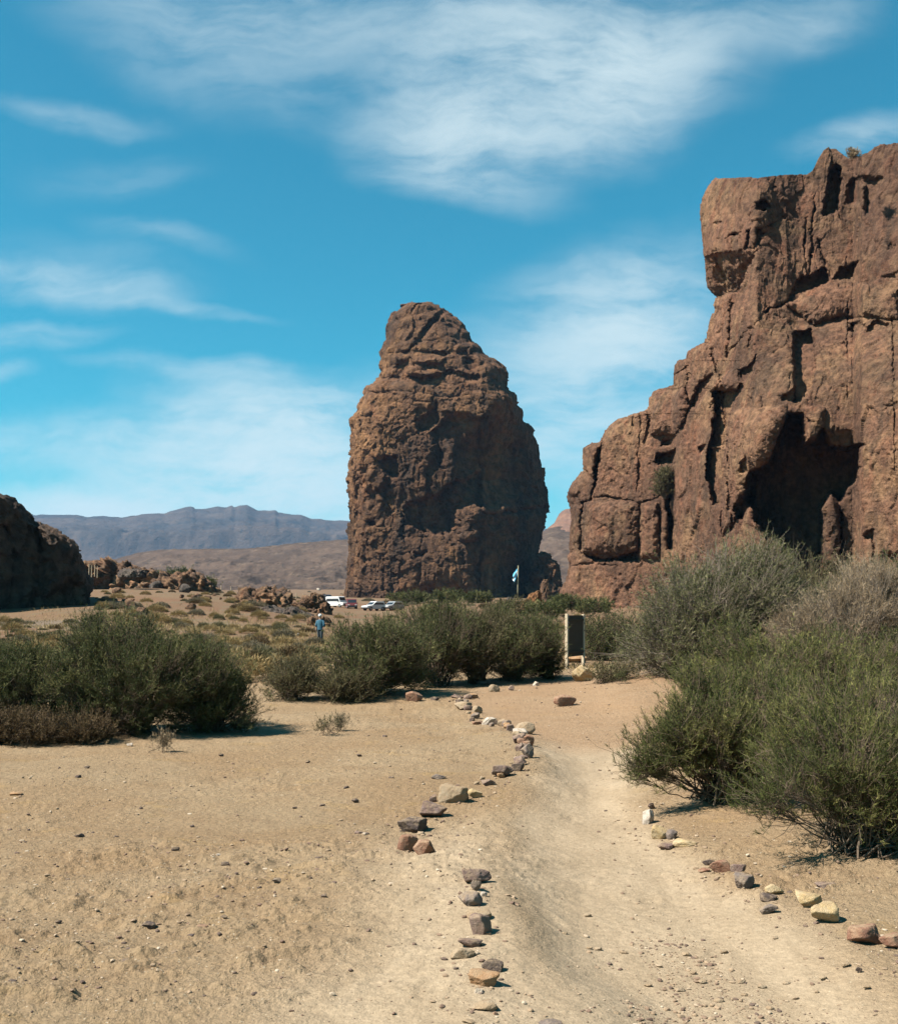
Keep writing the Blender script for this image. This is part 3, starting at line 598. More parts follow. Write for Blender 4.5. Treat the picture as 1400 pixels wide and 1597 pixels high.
# ---- the tall cliff on the right
def build_cliff():
    Z2 = lambda pts: zoomed(pts, 860, 200, 2.2815)
    Z3 = lambda pts: zoomed(pts, 1080, 200, 4.375)
    Z4 = lambda pts: zoomed(pts, 1080, 540, 4.375)
    lo = [(275, 1113), (280, 1106), (288, 1100), (300, 1095), (315, 1092.5), (340, 1094), (380, 1096), (420, 1101), (445, 1103), (455, 1112), (463, 1119), (467, 1114), (475, 1112), (482, 1116), (500, 1107), (520, 1102), (536, 1101), (541, 1092), (546, 1080), (552, 1073), (562, 1071), (563, 1058), (570, 1052), (585, 1050), (600, 1049), (605, 1040), (606, 1028), (612, 1019), (622, 1013), (640, 1011), (645, 1003), (646, 985), (652, 972), (658, 962), (665, 953), (676, 944), (684, 939), (689, 937), (691, 936), (692, 933), (693, 927), (694, 921), (675.5, 921), (700, 911), (720, 909.5), (735, 911), (745, 903), (756, 893), (768, 886), (780, 885), (790, 889), (805, 891), (830, 889), (860, 890), (868, 885), (880, 888), (905, 882), (920, 876), (940, 872), (1010, 868)]
    lo = sorted(t for t in lo if t[1] != 921 or t[0] > 690)
    ytop = [(1085, 290), (1100, 283), (1113, 279), (1140, 277.5), (1200, 275.5), (1258, 273), (1266, 268), (1275, 250), (1283, 238), (1292, 232), (1303, 232), (1312, 240), (1322, 247), (1340, 244), (1352, 238), (1362, 229), (1372, 225), (1400, 226), (1480, 208), (1600, 196)]
    rows = outline_rows(275, 1002, (lo,), 1.0); nc = 640
    s = np.linspace(0, 1, nc); s = s ** 1.12
    xl = prof(rows, lo); xr = 1575.0
    PX = xl[:, None] + (xr - xl)[:, None] * s[None]
    fade = sst(560, 275, rows)[:, None]
    PY = rows[:, None] + (np.interp(PX, *np.array(ytop).T) - 275) * fade
    Y = np.interp(PX, [860, 940, 1045, 1060, 1125, 1180, 1225, 1330, 1345, 1420, 1600], [216, 205, 193, 186, 172, 158, 153, 150, 143, 136, 122])
    # the upper wall stands back, its head juts forward
    Y = Y + 10 * sst(620, 470, PY) * sst(1150, 1250, PX) + .03 * np.maximum(0, 700 - PY)
    wl = np.clip((PX - xl[:, None]) / 16, 0, 1); Y = Y + 5 * (1 - np.sqrt(1 - (1 - wl) ** 2))
    k = 150 / F
    inner = Z4([(640, 455), (690, 470), (750, 465), (762, 680), (825, 640), (890, 565), (940, 680), (1030, 695), (1150, 665), (1128, 760), (1118, 900), (1060, 960), (1030, 1050), (1000, 1060), (940, 1010), (880, 1095), (885, 1700), (640, 1700), (610, 1380), (520, 1300), (430, 1200), (400, 1100), (350, 1050), (385, 870), (520, 800), (585, 600)])
    fe = [('roof', Z3([(95, 870), (230, 850), (355, 832), (445, 798), (432, 900), (372, 975), (312, 1112), (250, 1120), (180, 1165), (60, 1165), (60, 870)]), 0.6, 13.0, 393, 460, 1.0),
          ('bulge', Z3([(60, 380), (200, 330), (540, 340), (600, 420), (560, 640), (440, 790), (340, 830), (60, 870)]), 1.2, 30),
          ('cut', Z3([(415, 540), (430, 505), (490, 500), (520, 540), (480, 570), (430, 565)]), 3.0, 1.2), ('cut', Z3([(235, 750), (280, 712), (318, 715), (300, 745)]), 1.8, 1.2), ('cut', Z3([(140, 650), (200, 640), (180, 680)]), 1.0, 1.5), ('cut', Z3([(365, 700), (390, 690), (385, 830), (360, 830)]), 1.6, 1.2), ('cut', Z3([(430, 690), (470, 680), (500, 720), (450, 800), (420, 800)]), 1.8, 1.2),
          ('crack', Z3([(568, 335), (556, 410)]), 2, 2.0), ('crack', Z3([(640, 600), (560, 640), (480, 700)]), 1.0, 2),
          ('cut', Z3([(930, 290), (975, 250), (1010, 285), (1000, 430), (985, 560), (890, 605), (870, 590), (915, 450)]), 5.5, 1.5),
          ('cut', Z3([(1060, 400), (1100, 350), (1165, 340), (1290, 345), (1235, 480), (1185, 595), (1160, 520), (1140, 520), (1070, 505)]), 2.0, 3), ('bulge', Z3([(1135, 370), (1175, 400), (1180, 560), (1140, 520)]), 2, 4),
          ('crack', Z3([(835, 470), (810, 620), (815, 800), (790, 1000)]), 3.0, 3), ('crack', Z3([(770, 620), (760, 800), (770, 1000)]), 2.4, 2.4), ('crack', Z3([(860, 760), (890, 900), (940, 1000)]), 2.2, 3),
          ('roof', Z3([(735, 1000), (800, 1005), (900, 950), (935, 1035), (850, 1085), (700, 1140), (600, 1245), (480, 1245), (640, 1180)]), 3.6, 1.5, 425, 490, 1.6),
          ('cut', Z3([(965, 1030), (1000, 960), (1130, 908), (1085, 1035)]), 2.6, 1.4), ('cut', Z3([(1320, 780), (1400, 790), (1390, 850), (1340, 830)]), .7, 3), ('cut', Z3([(1290, 1020), (1400, 980), (1400, 1040), (1330, 1030)]), .8, 3),
          ('crack', Z3([(265, 1190), (255, 1350), (235, 1560)]), 3.2, 2.6), ('crack', Z3([(130, 1500), (135, 1580)]), 2, 2), ('crack', Z3([(410, 1360), (330, 1440), (250, 1530)]), 1.8, 3), ('crack', Z3([(480, 1260), (400, 1400), (380, 1500)]), 1.2, 2),
          ('cut', Z3([(1060, 1330), (1150, 1320), (1180, 1370), (1260, 1310), (1330, 1330), (1330, 1400), (1200, 1400), (1070, 1390)]), 1.8, 1.5),
          ('bulge', Z3([(620, 1210), (800, 1110), (1000, 1040), (1400, 1090), (1400, 1300), (1000, 1280), (820, 1350), (760, 1300)]), 2.2, 16),
          ('cut', Z4([(685, 130), (690, 0), (690, -90), (800, -120), (832, 0), (832, 200), (785, 345), (715, 385), (680, 385), (690, 250)]), 3.6, 1.3), ('cut', Z4([(590, 350), (690, 290), (690, 385), (600, 375)]), 1.8, 1.3),
          ('bulge', Z4([(250, 430), (480, 420), (640, 400), (640, 460), (585, 600), (520, 800), (385, 870), (350, 1050), (270, 1200), (200, 1300), (215, 900), (235, 600)]), 4.0, 24),
          ('cut', Z4([(130, 305), (230, 300), (312, 300), (260, 400), (235, 560), (222, 690), (120, 690), (105, 900), (95, 720), (135, 600), (140, 470)]), 5.0, 1.4), ('cut', Z4([(105, 700), (220, 690), (215, 800), (195, 1090), (130, 1080), (100, 900)]), 3.6, 1.4),
          ('cut', Z4([(300, 165), (380, 150), (440, 60), (400, 180), (345, 235)]), 2.2, 1.2), ('bulge', Z4([(110, 300), (140, 220), (290, 160), (335, 250), (310, 300), (200, 290)]), 2.4, 9),
          ('cut', Z4([(320, 800), (370, 750), (365, 865), (320, 870)]), 1.6, 1.2), ('cut', Z4([(275, 1100), (330, 1030), (420, 1040), (330, 1180), (280, 1160)]), 3.0, 1.3), ('crack', Z4([(230, 540), (215, 800), (195, 1090), (205, 1300)]), 1.5, 2), ('cut', Z4([(25, 680), (80, 670), (50, 730)]), 1.6, 1.2), ('crack', Z4([(480, 350), (465, 440)]), 1.6, 2.2),
          ('cut', inner, 15.0, 2.0), ('roof', Z4([(890, 560), (1150, 560), (1155, 690), (1030, 700), (950, 690)]), .2, 3.0, 668, 700, 4),
          ('bulge', Z4([(760, 400), (890, 420), (890, 560), (825, 640), (765, 680)]), 1.6, 9), ('bulge', Z4([(890, 1080), (940, 1010), (1000, 1060), (1010, 1500), (885, 1500)]), 1.5, 9),
          ('crack', Z4([(1005, 1060), (1010, 1250), (1020, 1420)]), 4, 4), ('crack', Z4([(1130, 900), (1110, 1150), (1120, 1450)]), 1.0, 2.5), ('cut', Z4([(1160, 1290), (1225, 1250), (1222, 1310), (1175, 1315)]), 1.4, 2), ('crack', Z4([(1225, 1250), (1225, 1480)]), 1.2, 2), ('cut', Z4([(1310, 400), (1400, 385), (1400, 430), (1330, 440)]), .8, 2.5), ('cut', Z4([(1290, 1400), (1400, 1410), (1400, 1500), (1300, 1500)]), 1.2, 3),
          # the lower left buttress with its separate finger of rock
          ('cut', Z2([(150, 1250), (158, 1150), (180, 1118), (184, 1060), (172, 1160), (160, 1255)]), 5.0, 1.3), ('crack', Z2([(158, 1250), (140, 1320), (110, 1330), (105, 1500)]), 4.5, 3), ('crack', Z2([(112, 1210), (150, 1250)]), 2, 2),
          ('cut', Z2([(60, 1300), (95, 1300), (90, 1345), (62, 1345)]), 2, 2), ('crack', Z2([(160, 1310), (240, 1318), (310, 1335), (360, 1325), (420, 1290)]), 2.4, 2.4), ('crack', Z2([(310, 1335), (312, 1430), (308, 1530)]), 4.0, 2.4),
          ('cut', Z2([(110, 1510), (180, 1528), (240, 1530), (308, 1500), (306, 1545), (230, 1540), (150, 1540)]), 3.5, 1.3), ('bulge', Z2([(112, 1330), (305, 1330), (305, 1500), (240, 1525), (115, 1505)]), 3.0, 16),
          ('cut', Z2([(425, 1240), (432, 1300), (418, 1340), (438, 1400), (432, 1500), (410, 1500), (408, 1340)]), 5.0, 1.3), ('crack', Z2([(385, 1340), (388, 1490)]), 2.2, 2.4), ('bulge', Z2([(318, 1340), (380, 1330), (384, 1530), (316, 1530)]), 2.0, 9),
          ('cut', Z2([(365, 1190), (375, 1160), (440, 1140), (440, 1200), (380, 1205)]), 3.2, 1.4), ('cut', Z2([(390, 1130), (400, 1110), (440, 1095), (430, 1130)]), 1.8, 1.4), ('cut', Z2([(490, 1000), (505, 960), (530, 900), (575, 870), (560, 930), (510, 1000)]), 2.2, 1.6), ('bulge', Z2([(345, 1010), (380, 940), (480, 920), (490, 1000), (440, 1090), (350, 1090)]), 3.0, 15),
          ('crack', Z2([(290, 1020), (292, 1060)]), 2, 2), ('crack', Z2([(440, 880), (480, 850), (490, 920)]), 2, 2.4), ('crack', Z2([(350, 1015), (345, 1060), (330, 1120)]), 1.8, 2.6), ('crack', Z2([(70, 1560), (160, 1545), (240, 1560)]), 2.4, 2.4), ('crack', Z2([(565, 800), (600, 900), (560, 1000)]), 2.4, 2.6)]
    Y = carve(Y, PX, PY, fe, k, 131)
    rg = np.random.default_rng(4); ck = []
    for i in range(4):     # long upright joints
        x = rg.uniform(905, 1420); yb = rg.uniform(560, 900); ln = rg.uniform(60, 240); y0 = max(yb - ln, 300); dr = rg.normal() * 6
        ck.append(('crack', [(x, y0), (x + dr * .4 + 3, (y0 + yb) / 2), (x + dr, yb)], rg.uniform(.7, 2.2), rg.uniform(1.2, 2.6)))
    Y = carve(Y, PX, PY, ck, k, 171)
    zt = lambda py: EYE + (HZ - py) / F * 165
    dsp = rock_disp(300, 9, .40, flute=lambda z: .75 + 0 * z, tall=1.9, fine=.7)
    o = relief('cliff', PX, PY, Y, dsp, M['cliff'], 40, True, False)
    tag(o, 'high reddish brown cliff with a jutting square head and a dark cave', 'cliff', kind='thing')
build_cliff()

# ---- the shaded cliff on the left
def build_left_cliff():
    xr_t = [(740, -60), (768, -20), (772, 0), (776, 16), (780, 24), (790, 38), (798, 47), (808, 54), (815, 60), (820, 72), (825, 84), (833, 98), (840, 112), (846, 124), (852, 130), (866, 133), (882, 138), (890, 143), (905, 150), (912, 153), (920, 153), (930, 148), (960, 150), (990, 152)]
    rows = np.arange(742, 985, 1.1); nc = 230; s = np.linspace(0, 1, nc); s = 1 - (1 - s) ** 1.3
    xr = prof(rows, xr_t); xr = xr - 7; PX = -180 + (xr[:, None] + 180) * s[None]; PY = np.repeat(rows[:, None], nc, 1)
    Y = 112 + PX * .06
    wr = np.clip((xr[:, None] - PX) / 14, 0, 1); Y = Y + 4 * (1 - np.sqrt(1 - (1 - wr) ** 2))
    k = 120 / F
    Y = carve(Y, PX, PY, [('crack', [(60, 815), (66, 870), (50, 950)], 1.6, 6), ('crack', [(118, 850), (106, 900), (118, 950)], 1.0, 5), ('crack', [(0, 800), (25, 870), (10, 950)], 1.2, 5), ('bulge', [(64, 815), (125, 850), (130, 910), (70, 930)], 2, 20)], k, 141)
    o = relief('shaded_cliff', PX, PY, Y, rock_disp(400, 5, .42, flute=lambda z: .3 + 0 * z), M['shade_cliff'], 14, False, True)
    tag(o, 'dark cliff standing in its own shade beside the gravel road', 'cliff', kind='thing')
build_left_cliff()

# ------------------------------------------------------------------ far hills and mountains
def hill_material(name, cols, unit, scrub):
    m, T, b, out = base_mat(name); v = obj_co(T)
    n1 = T.noise(stretch(T, v, (1, 1, 3.5)), 1 / unit, 8, .62, .6); n2 = T.noise(v, 6 / unit, 7, .65); n3 = T.noise(stretch(T, v, (1, .6, 1)), 25 / unit, 5, .7)
    c = T.mix(T.ramp(n1, .40, .60), c4(cols[0]), c4(cols[1]))
    c = T.mix(T.m('MULTIPLY', T.ramp(n2, .50, .66), .8), c, c4(cols[2]))
    c = T.mix(T.m('MULTIPLY', T.ramp(n3, .56, .66), scrub), c, c4(cols[3]))
    T.put(b.inputs['Base Color'], c); b.inputs['Specular IOR Level'].default_value = 0
    bump(T, b, T.noise(v, 8 / unit, 8, .68), .9, unit * .05)
    return m
def hills(name, label, ridge, foot_row, y0, y1, seed, mat, amp, step=3.0, scarps=0):
    px = np.arange(ridge[0][0], ridge[-1][0] + 1, step); top = np.interp(px, *np.array(ridge, float).T)
    nr = 130; t = np.concatenate([np.linspace(0, 1, nr), [1.06, 1.15, 1.4]])[:, None]
    Y = y0 + (y1 - y0) * t + 0 * px[None]
    X = (px[None] - 700) / F * Y
    zt = EYE + (HZ - top) / F * y1; z0 = EYE + (HZ - foot_row) / F * y0
    tc_ = np.minimum(t, 1)
    p = V3(X / amp / 7, Y / amp / 7, 0 * X)
    gul = fbm(p, seed, 6, .55, True)
    e = tc_ ** 1.5 * (1 + .0 * p[..., 0])
    Z = z0 + (zt[None] - z0) * e + amp * (gul - .25) * 1.2 * np.sin(np.pi * np.clip(tc_, 0, 1)) ** .8
    if scarps:
        s = sst(.44, .48, tc_ + .10 * fbm(p * .5, seed + 4, 3)) - .0
        Z = Z + scarps * (s - tc_) * np.sin(np.pi * np.clip(tc_, 0, 1)) * sst(-.5, .3, vnoise(p * .35, seed + 6))
    Z = Z + amp * .10 * fbm(p * 9, seed + 2, 3) * sst(0, .1, tc_)
    Z = np.where(t > 1, Z - (t - 1) * (zt[None] - z0) * 1.5, Z)
    o = mesh_obj(name, V3(X, Y, Z), grid_faces(*Z.shape), mat)
    return tag(o, label, name, kind='structure')
M['mountain'] = hill_material('mountain_slopes', ((.062, .047, .040), (.042, .037, .036), (.085, .064, .052), (.022, .026, .027)), 800, .8)
M['brown_hills'] = hill_material('brown_hill_slopes', ((.088, .061, .046), (.062, .045, .036), (.115, .083, .061), (.034, .029, .024)), 160, .85)
hills('mountains', 'far blue mountain range with small rocky knobs along its crest',
      [(-700, 806), (-300, 800), (55, 803), (120, 803), (135, 806), (160, 805), (190, 807), (220, 802), (258, 800), (280, 793), (290, 790), (302, 791), (304, 794), (322, 793), (340, 790), (352, 791), (358, 789), (361, 787), (366, 791), (374, 788), (386, 788), (391, 791), (400, 795), (418, 797), (430, 796), (434, 800), (470, 803), (485, 809), (545, 813), (640, 816), (800, 822), (900, 828), (1200, 830), (1900, 815), (2300, 820)],
      892, 4200, 7000, 51, M['mountain'], 56, scarps=150)
hills('brown_hills', 'low dry brown hills beyond the plain',
      [(-700, 885), (0, 880), (180, 872), (215, 862), (250, 857), (300, 856), (380, 856), (420, 852), (460, 847), (545, 841), (640, 836), (780, 834), (830, 836), (855, 824), (870, 821), (900, 822), (1000, 826), (1400, 830), (2100, 840)],
      936, 900, 1900, 53, M['brown_hills'], 14, step=2.2)
hills('butte', 'reddish rocky butte seen through the gap beside the tower', [(812, 850), (835, 838), (850, 827), (858, 820), (864, 816), (868, 808), (872, 801), (876, 797), (882, 794), (889, 793), (900, 794), (930, 800), (960, 830), (980, 850)], 880, 1500, 2000, 55, hill_material('butte_rock', ((.150, .085, .060), (.115, .070, .054), (.18, .11, .075), (.08, .055, .045)), 60, .6), 7, step=1.0)

# ------------------------------------------------------------------ stones
def ico(n):
    t = (1 + 5 ** .5) / 2
    v = [(-1, t, 0), (1, t, 0), (-1, -t, 0), (1, -t, 0), (0, -1, t), (0, 1, t), (0, -1, -t), (0, 1, -t), (t, 0, -1), (t, 0, 1), (-t, 0, -1), (-t, 0, 1)]
    f = [(0, 11, 5), (0, 5, 1), (0, 1, 7), (0, 7, 10), (0, 10, 11), (1, 5, 9), (5, 11, 4), (11, 10, 2), (10, 7, 6), (7, 1, 8), (3, 9, 4), (3, 4, 2), (3, 2, 6), (3, 6, 8), (3, 8, 9), (4, 9, 5), (2, 4, 11), (6, 2, 10), (8, 6, 7), (9, 8, 1)]
    v = [np.array(a, float) / math.sqrt(1 + t * t) for a in v]
    for _ in range(n):
        cache = {}; g = []
        def mid(a, b):
            k = (min(a, b), max(a, b))
            if k not in cache:
                m = v[a] + v[b]; v.append(m / np.linalg.norm(m)); cache[k] = len(v) - 1
            return cache[k]
        for a, b, c in f:
            x, y, z = mid(a, b), mid(b, c), mid(c, a); g += [(a, x, z), (b, y, x), (c, z, y), (x, y, z)]
        f = g
    return np.array(v), np.array(f)
ICO = {n: ico(n) for n in (1, 2, 4, 5)}
def stone_shape(rng, lev=4, facets=9, rough=1.0, rnd=.035):
    """an angular broken stone inside a unit box: random planes cut a ball, edges slightly worn"""
    p, f = ICO[lev]
    nrm = rng.normal(size=(facets, 3)); nrm /= np.linalg.norm(nrm, axis=1, keepdims=True)
    d = rng.uniform(.42, .95, facets); nrm[0] = (rng.normal() * .25, rng.normal() * .25, 1); d[0] = rng.uniform(.5, .8); nrm /= np.linalg.norm(nrm, axis=1, keepdims=True)
    q = p @ nrm.T; r = d / np.maximum(q, 1e-3); r = np.minimum(np.where(q > .02, r, 9), 1.15)
    k = 1 / rnd
    rr = -np.log(np.exp(-k * np.clip(r, 0, 3)).sum(1)) / k
    v = p * np.maximum(rr, .2)[:, None]
    s = int(rng.integers(1e6))
    v = v + p * ((.05 * fbm(v * 5, s, 4) + .05 * fbm(v * 2, s + 1, 3)) * rough)[:, None]
    lo, hi = v.min(0), v.max(0); return (v - (lo + hi) / 2) / (hi - lo), f
def stone(px, row, w, h, mat, label, seed, lean=0.0, depth=None, cat='stone', group=None, lev=4, sink=.18, facets=13, name='stone'):
    rng = np.random.default_rng(seed)
    X, Y, Z = ground_at(px, row); W = w * 1.1 * Y / F; Hh = h * 1.08 * Y / F
    D = (depth or .85) * max(W * .85, Hh)
    # the picture looks down on the stone a little: its visible height also holds part of its depth
    drop = EYE / Y; Hs = max(Hh - D * .55 * drop, Hh * .5)
    v, f = stone_shape(rng, lev, facets)
    a = rng.uniform(0, 6.28); ca, sa = math.cos(a), math.sin(a)
    v = v @ np.array([[ca, -sa, 0], [sa, ca, 0], [0, 0, 1]]).T
    if lean: cl, sl = math.cos(lean), math.sin(lean); v = v @ np.array([[cl, 0, sl], [0, 1, 0], [-sl, 0, cl]]).T
    lo, hi = v.min(0), v.max(0); v = (v - (lo + hi) / 2) / (hi - lo) * np.array([W, D, Hs * (1 + sink)])
    v[:, 2] += Hs * (1 + sink) / 2 - Hs * sink
    Yc = Y + D * .42
    zc = min(float(height(np.array(X * Yc / Y), np.array(Yc))), Z + .02)
    o = mesh_obj(name, v, f, SM[mat] if mat in SM else M[mat], loc=(X * Yc / Y, Yc, zc))
    return tag(o, label, cat, group)
BORDER_L, BORDER_M, BORDER_F, BORDER_R = 'stones edging the path at its near end', 'stones edging the path at its first bend', 'stones edging the path at its far bend', 'stones edging the path below the green bush'
STONES = [
 (743, 1379, 43, 25, 'mauve', 'rounded mauve stone topping the nearest row of edging stones', BORDER_L),
 (742, 1391, 15, 19, 'grey', 'narrow grey stone standing in front of the rounded mauve one', BORDER_L),
 (733, 1418, 36, 26, 'grey', 'blocky grey stone with a flat face, below the narrow grey stone', BORDER_L),
 (754, 1403, 10, 12, 'white', 'tiny pale stone at the right edge of the blocky grey stone', BORDER_L),
 (746, 1440, 38, 20, 'tan', 'tan stone half hidden behind the tall mauve wedge', BORDER_L),
 (749, 1461, 33, 35, 'mauve', 'tall mauve wedge stone with a dark side and long shadow', BORDER_L),
 (733, 1481, 36, 19, 'mauve', 'low mauve stone touching the flat orange tan one', BORDER_L),
 (721, 1499, 35, 22, 'tan', 'flat orange tan stone leaning on the low mauve one', BORDER_L),
 (768, 1518, 32, 21, 'dark', 'dark grey stone resting behind the large orange one', BORDER_L),
 (754, 1541, 46, 27, 'orange', 'large smooth orange stone near the bottom of the row', BORDER_L),
 (746, 1553, 13, 11, 'white', 'small white stone just below the large orange one', BORDER_L),
 (754, 1580, 42, 20, 'tan', 'long low tan stone, lowest whole one of the row', BORDER_L),
 (735, 1602, 28, 12, 'tan', 'tan stone almost buried in sand at the picture\'s bottom edge', BORDER_L),
 (858, 1604, 34, 14, 'grey', 'pale grey stone almost buried in the middle of the path', BORDER_L),
 (772, 1585, 8, 7, 'red', 'red pebble beside the long low tan stone', BORDER_L),
 (636, 1330, 30, 29, 'red', 'square red stone with a dark front at the path\'s first bend', BORDER_M),
 (661, 1335, 32, 25, 'red', 'rounded pinkish red stone beside the square red one', BORDER_M),
 (643, 1300, 43, 25, 'dark', 'long dark stone above the square red one', BORDER_M),
 (620, 1329, 10, 6, 'orange', 'small flat orange chip left of the square red stone', BORDER_M),
 (676, 1276, 40, 26, 'mauve', 'broken pinkish grey stone between the long dark and the cream ones', BORDER_M),
 (707, 1254, 44, 29, 'tan', 'big cream and brown stone, largest at the first bend', BORDER_M),
 (740, 1245, 22, 14, 'yellow', 'crumbly yellow stone right of the big cream and brown one', BORDER_M),
 (675, 1252, 11, 12, 'mauve', 'small mauve stone left of the big cream and brown one', BORDER_M),
 (761, 1227, 21, 11, 'mauve', 'lone flattish mauve stone past the crumbly yellow one', BORDER_M),
 (684, 1216, 22, 8, 'grey', 'flat grey slab lying apart on the sand inside the bend', BORDER_M),
 (784, 1211, 33, 18, 'mauve', 'wide mauve stone, lowest of the far stone pile', BORDER_F),
 (807, 1204, 19, 14, 'dark', 'dark stone right of the wide mauve one in the far pile', BORDER_F),
 (811, 1194, 19, 14, 'mauve', 'mauve stone under the tall grey one in the far pile', BORDER_F),
 (822, 1182, 19, 22, 'grey', 'tall grey stone with an orange foot in the far pile', BORDER_F),
 (810, 1173, 13, 14, 'mauve', 'small mauve stone left of the tall grey one', BORDER_F),
 (824, 1163, 16, 16, 'red', 'red stone above the tall grey one', BORDER_F),
 (805, 1159, 12, 12, 'mauve', 'small mauve stone left of the red one in the far pile', BORDER_F),
 (811, 1147, 22, 11, 'white', 'cream white stone propped under the brown slab', BORDER_F),
 (818, 1144, 30, 18, 'tan', 'brown tilted slab roofing the cream white stone', BORDER_F),
 (795, 1142, 11, 12, 'mauve', 'little mauve stone left of the brown tilted slab', BORDER_F),
 (783, 1133, 15, 11, 'tan', 'brown cube of stone between the white one and the slab', BORDER_F),
 (762, 1131, 21, 12, 'white', 'bright white stone lying beside a flat red chip', BORDER_F),
 (745, 1131, 17, 6, 'red', 'flat red chip left of the bright white stone', BORDER_F),
 (736, 1126, 8, 8, 'dark', 'small dark stone above the flat red chip', BORDER_F),
 (744, 1114, 15, 13, 'tan', 'brown stone with a dark side near the top of the far row', BORDER_F),
 (741, 1121, 13, 9, 'grey', 'pale grey stone under the brown one with the dark side', BORDER_F),
 (722, 1108, 26, 13, 'tan', 'broken tan stone at the upper left of the far row', BORDER_F),
 (713, 1091, 19, 8, 'mauve', 'mauve rubble stone at the very top of the far row', BORDER_F),
 (736, 1090, 18, 8, 'orange', 'orange rubble stone right of the topmost mauve one', BORDER_F),
 (770, 1079, 17, 11, 'tan', 'tan cube of stone in the shade edge of the middle bushes', None),
 (797, 1077, 9, 8, 'mauve', 'small mauve stone right of the tan cube by the bushes', None),
 (835, 1070, 9, 7, 'white', 'small white stone at the foot of the bush by the panel', None),
 (751, 1068, 17, 6, 'grey', 'flat grey stone in the shadow under the middle bushes', None),
 (678, 1094, 12, 7, 'dark', 'dark stone beside the reddish wedge before the middle bushes', None),
 (646, 1095, 25, 16, 'red', 'reddish wedge of rock before the middle bushes', None),
 (880, 1102, 33, 17, 'red', 'tilted flat reddish slab on the far trodden ground', None),
 (1015, 1262, 10, 9, 'mauve', 'tiny mauve stone above the upright white one by the bush', BORDER_R),
 (1010, 1287, 17, 24, 'white', 'upright white stone first in the right hand row', BORDER_R),
 (1028, 1311, 25, 24, 'yellow', 'round yellow stone beside a small grey pyramid', BORDER_R),
 (1047, 1310, 17, 15, 'grey', 'small grey pyramid of stone right of the round yellow one', BORDER_R),
 (1038, 1326, 23, 10, 'mauve', 'flat mauve stone left of the long yellow slab', BORDER_R),
 (1067, 1322, 36, 12, 'yellow', 'long thin yellow slab in the right hand row', BORDER_R),
 (1106, 1350, 22, 10, 'dark', 'dark flat stone behind the reddish wedge in the right row', BORDER_R),
 (1121, 1362, 29, 20, 'red', 'reddish wedge with a raised tip in the right row', BORDER_R),
 (1151, 1366, 24, 18, 'mauve', 'domed mauve stone right of the reddish wedge', BORDER_R),
 (1098, 1362, 19, 8, 'red', 'flat red piece left of the reddish wedge', BORDER_R),
 (1160, 1390, 30, 27, 'grey', 'tilted greyish stone below the domed mauve one', BORDER_R),
 (1206, 1398, 28, 18, 'yellow', 'rough yellow stone touching a dark flat one', BORDER_R),
 (1199, 1408, 26, 14, 'dark', 'dark flat stone under the rough yellow one', BORDER_R),
 (1197, 1428, 27, 17, 'grey', 'grey stone lowest in the trio with the rough yellow one', BORDER_R),
 (1262, 1422, 41, 30, 'yellow', 'bright yellow boulder behind its larger twin', BORDER_R),
 (1285, 1440, 43, 33, 'yellow', 'bright yellow boulder, front one of the pair', BORDER_R),
 (1288, 1387, 32, 10, 'mauve', 'flat pinkish slab lying in sand above the yellow pair', BORDER_R),
 (1348, 1473, 46, 30, 'red', 'squarish brick red stone with a lighter top', BORDER_R),
 (1390, 1480, 36, 23, 'red', 'brick red stone cut by the picture\'s right edge', BORDER_R),
 (1338, 1517, 9, 9, 'dark', 'lone dark pebble below the squarish brick red stone', BORDER_R),
 (910, 1063, 34, 25, 'yellow', 'pale cream boulder at the foot of the panel\'s post', None),
 (895, 1034, 36, 12, 'orange', 'flat orange rock on the ground behind the panel', None),
 (124, 1309, 16, 9, 'dark', 'blocky dark stone alone on the bare ground at left', None),
 (230, 1449, 25, 12, 'dark', 'smooth dark reddish stone alone on the left foreground sand', None),
 (244, 1397, 20, 6, 'orange', 'flat orange stone alone on the left foreground sand', None),
 (26, 1241, 18, 6, 'orange', 'flat orange stone beside a grey chip at the left edge', None),
 (564, 1304, 22, 9, 'mauve', 'flat mauve stone on the bare ground left of the first bend', None),
 (432, 1377, 14, 7, 'grey', 'grey pointed chip in the middle of the bare ground', None),
 (342, 1338, 9, 7, 'white', 'pale pebble in the middle of the bare ground', None),
 (314, 1447, 20, 5, 'red', 'thin red sliver of stone on the left foreground sand', None),
 (203, 1165 - 0, 9, 6, 'white', 'white stone on the sand below the big left bush', None)]
for i, (px, row, w, h, mt, lab, grp) in enumerate(STONES):
    stone(px, row, w, h, mt, lab, 900 + i, group=grp, lean=[0, .12, -.15, .2][i % 4] if h > 12 else 0)
for i, (px, row, w) in enumerate([(274, 1327, 12), (352, 1351, 13), (400, 1354, 11), (182, 1307, 7), (554, 1252, 11), (196, 1503, 13), (20, 1534, 12), (298, 1463, 11), (136, 1199, 9), (122, 1214, 9), (350, 1433, 10), (503, 1258, 9), (238, 1342, 9), (460, 1262, 7), (300, 1290, 7), (505, 1400, 9), (105, 1375, 9), (345, 1180, 8), (560, 1180, 8), (610, 1215, 8), (540, 1230, 8), (92, 1440, 9), (600, 1150, 7), (480, 1190, 7)]):
    stone(px, row, w, w * .55, 'dark', 'small dark stone lying loose on the bare ground left of the path', 2000 + i, group='loose dark stones on the bare ground', lev=2)
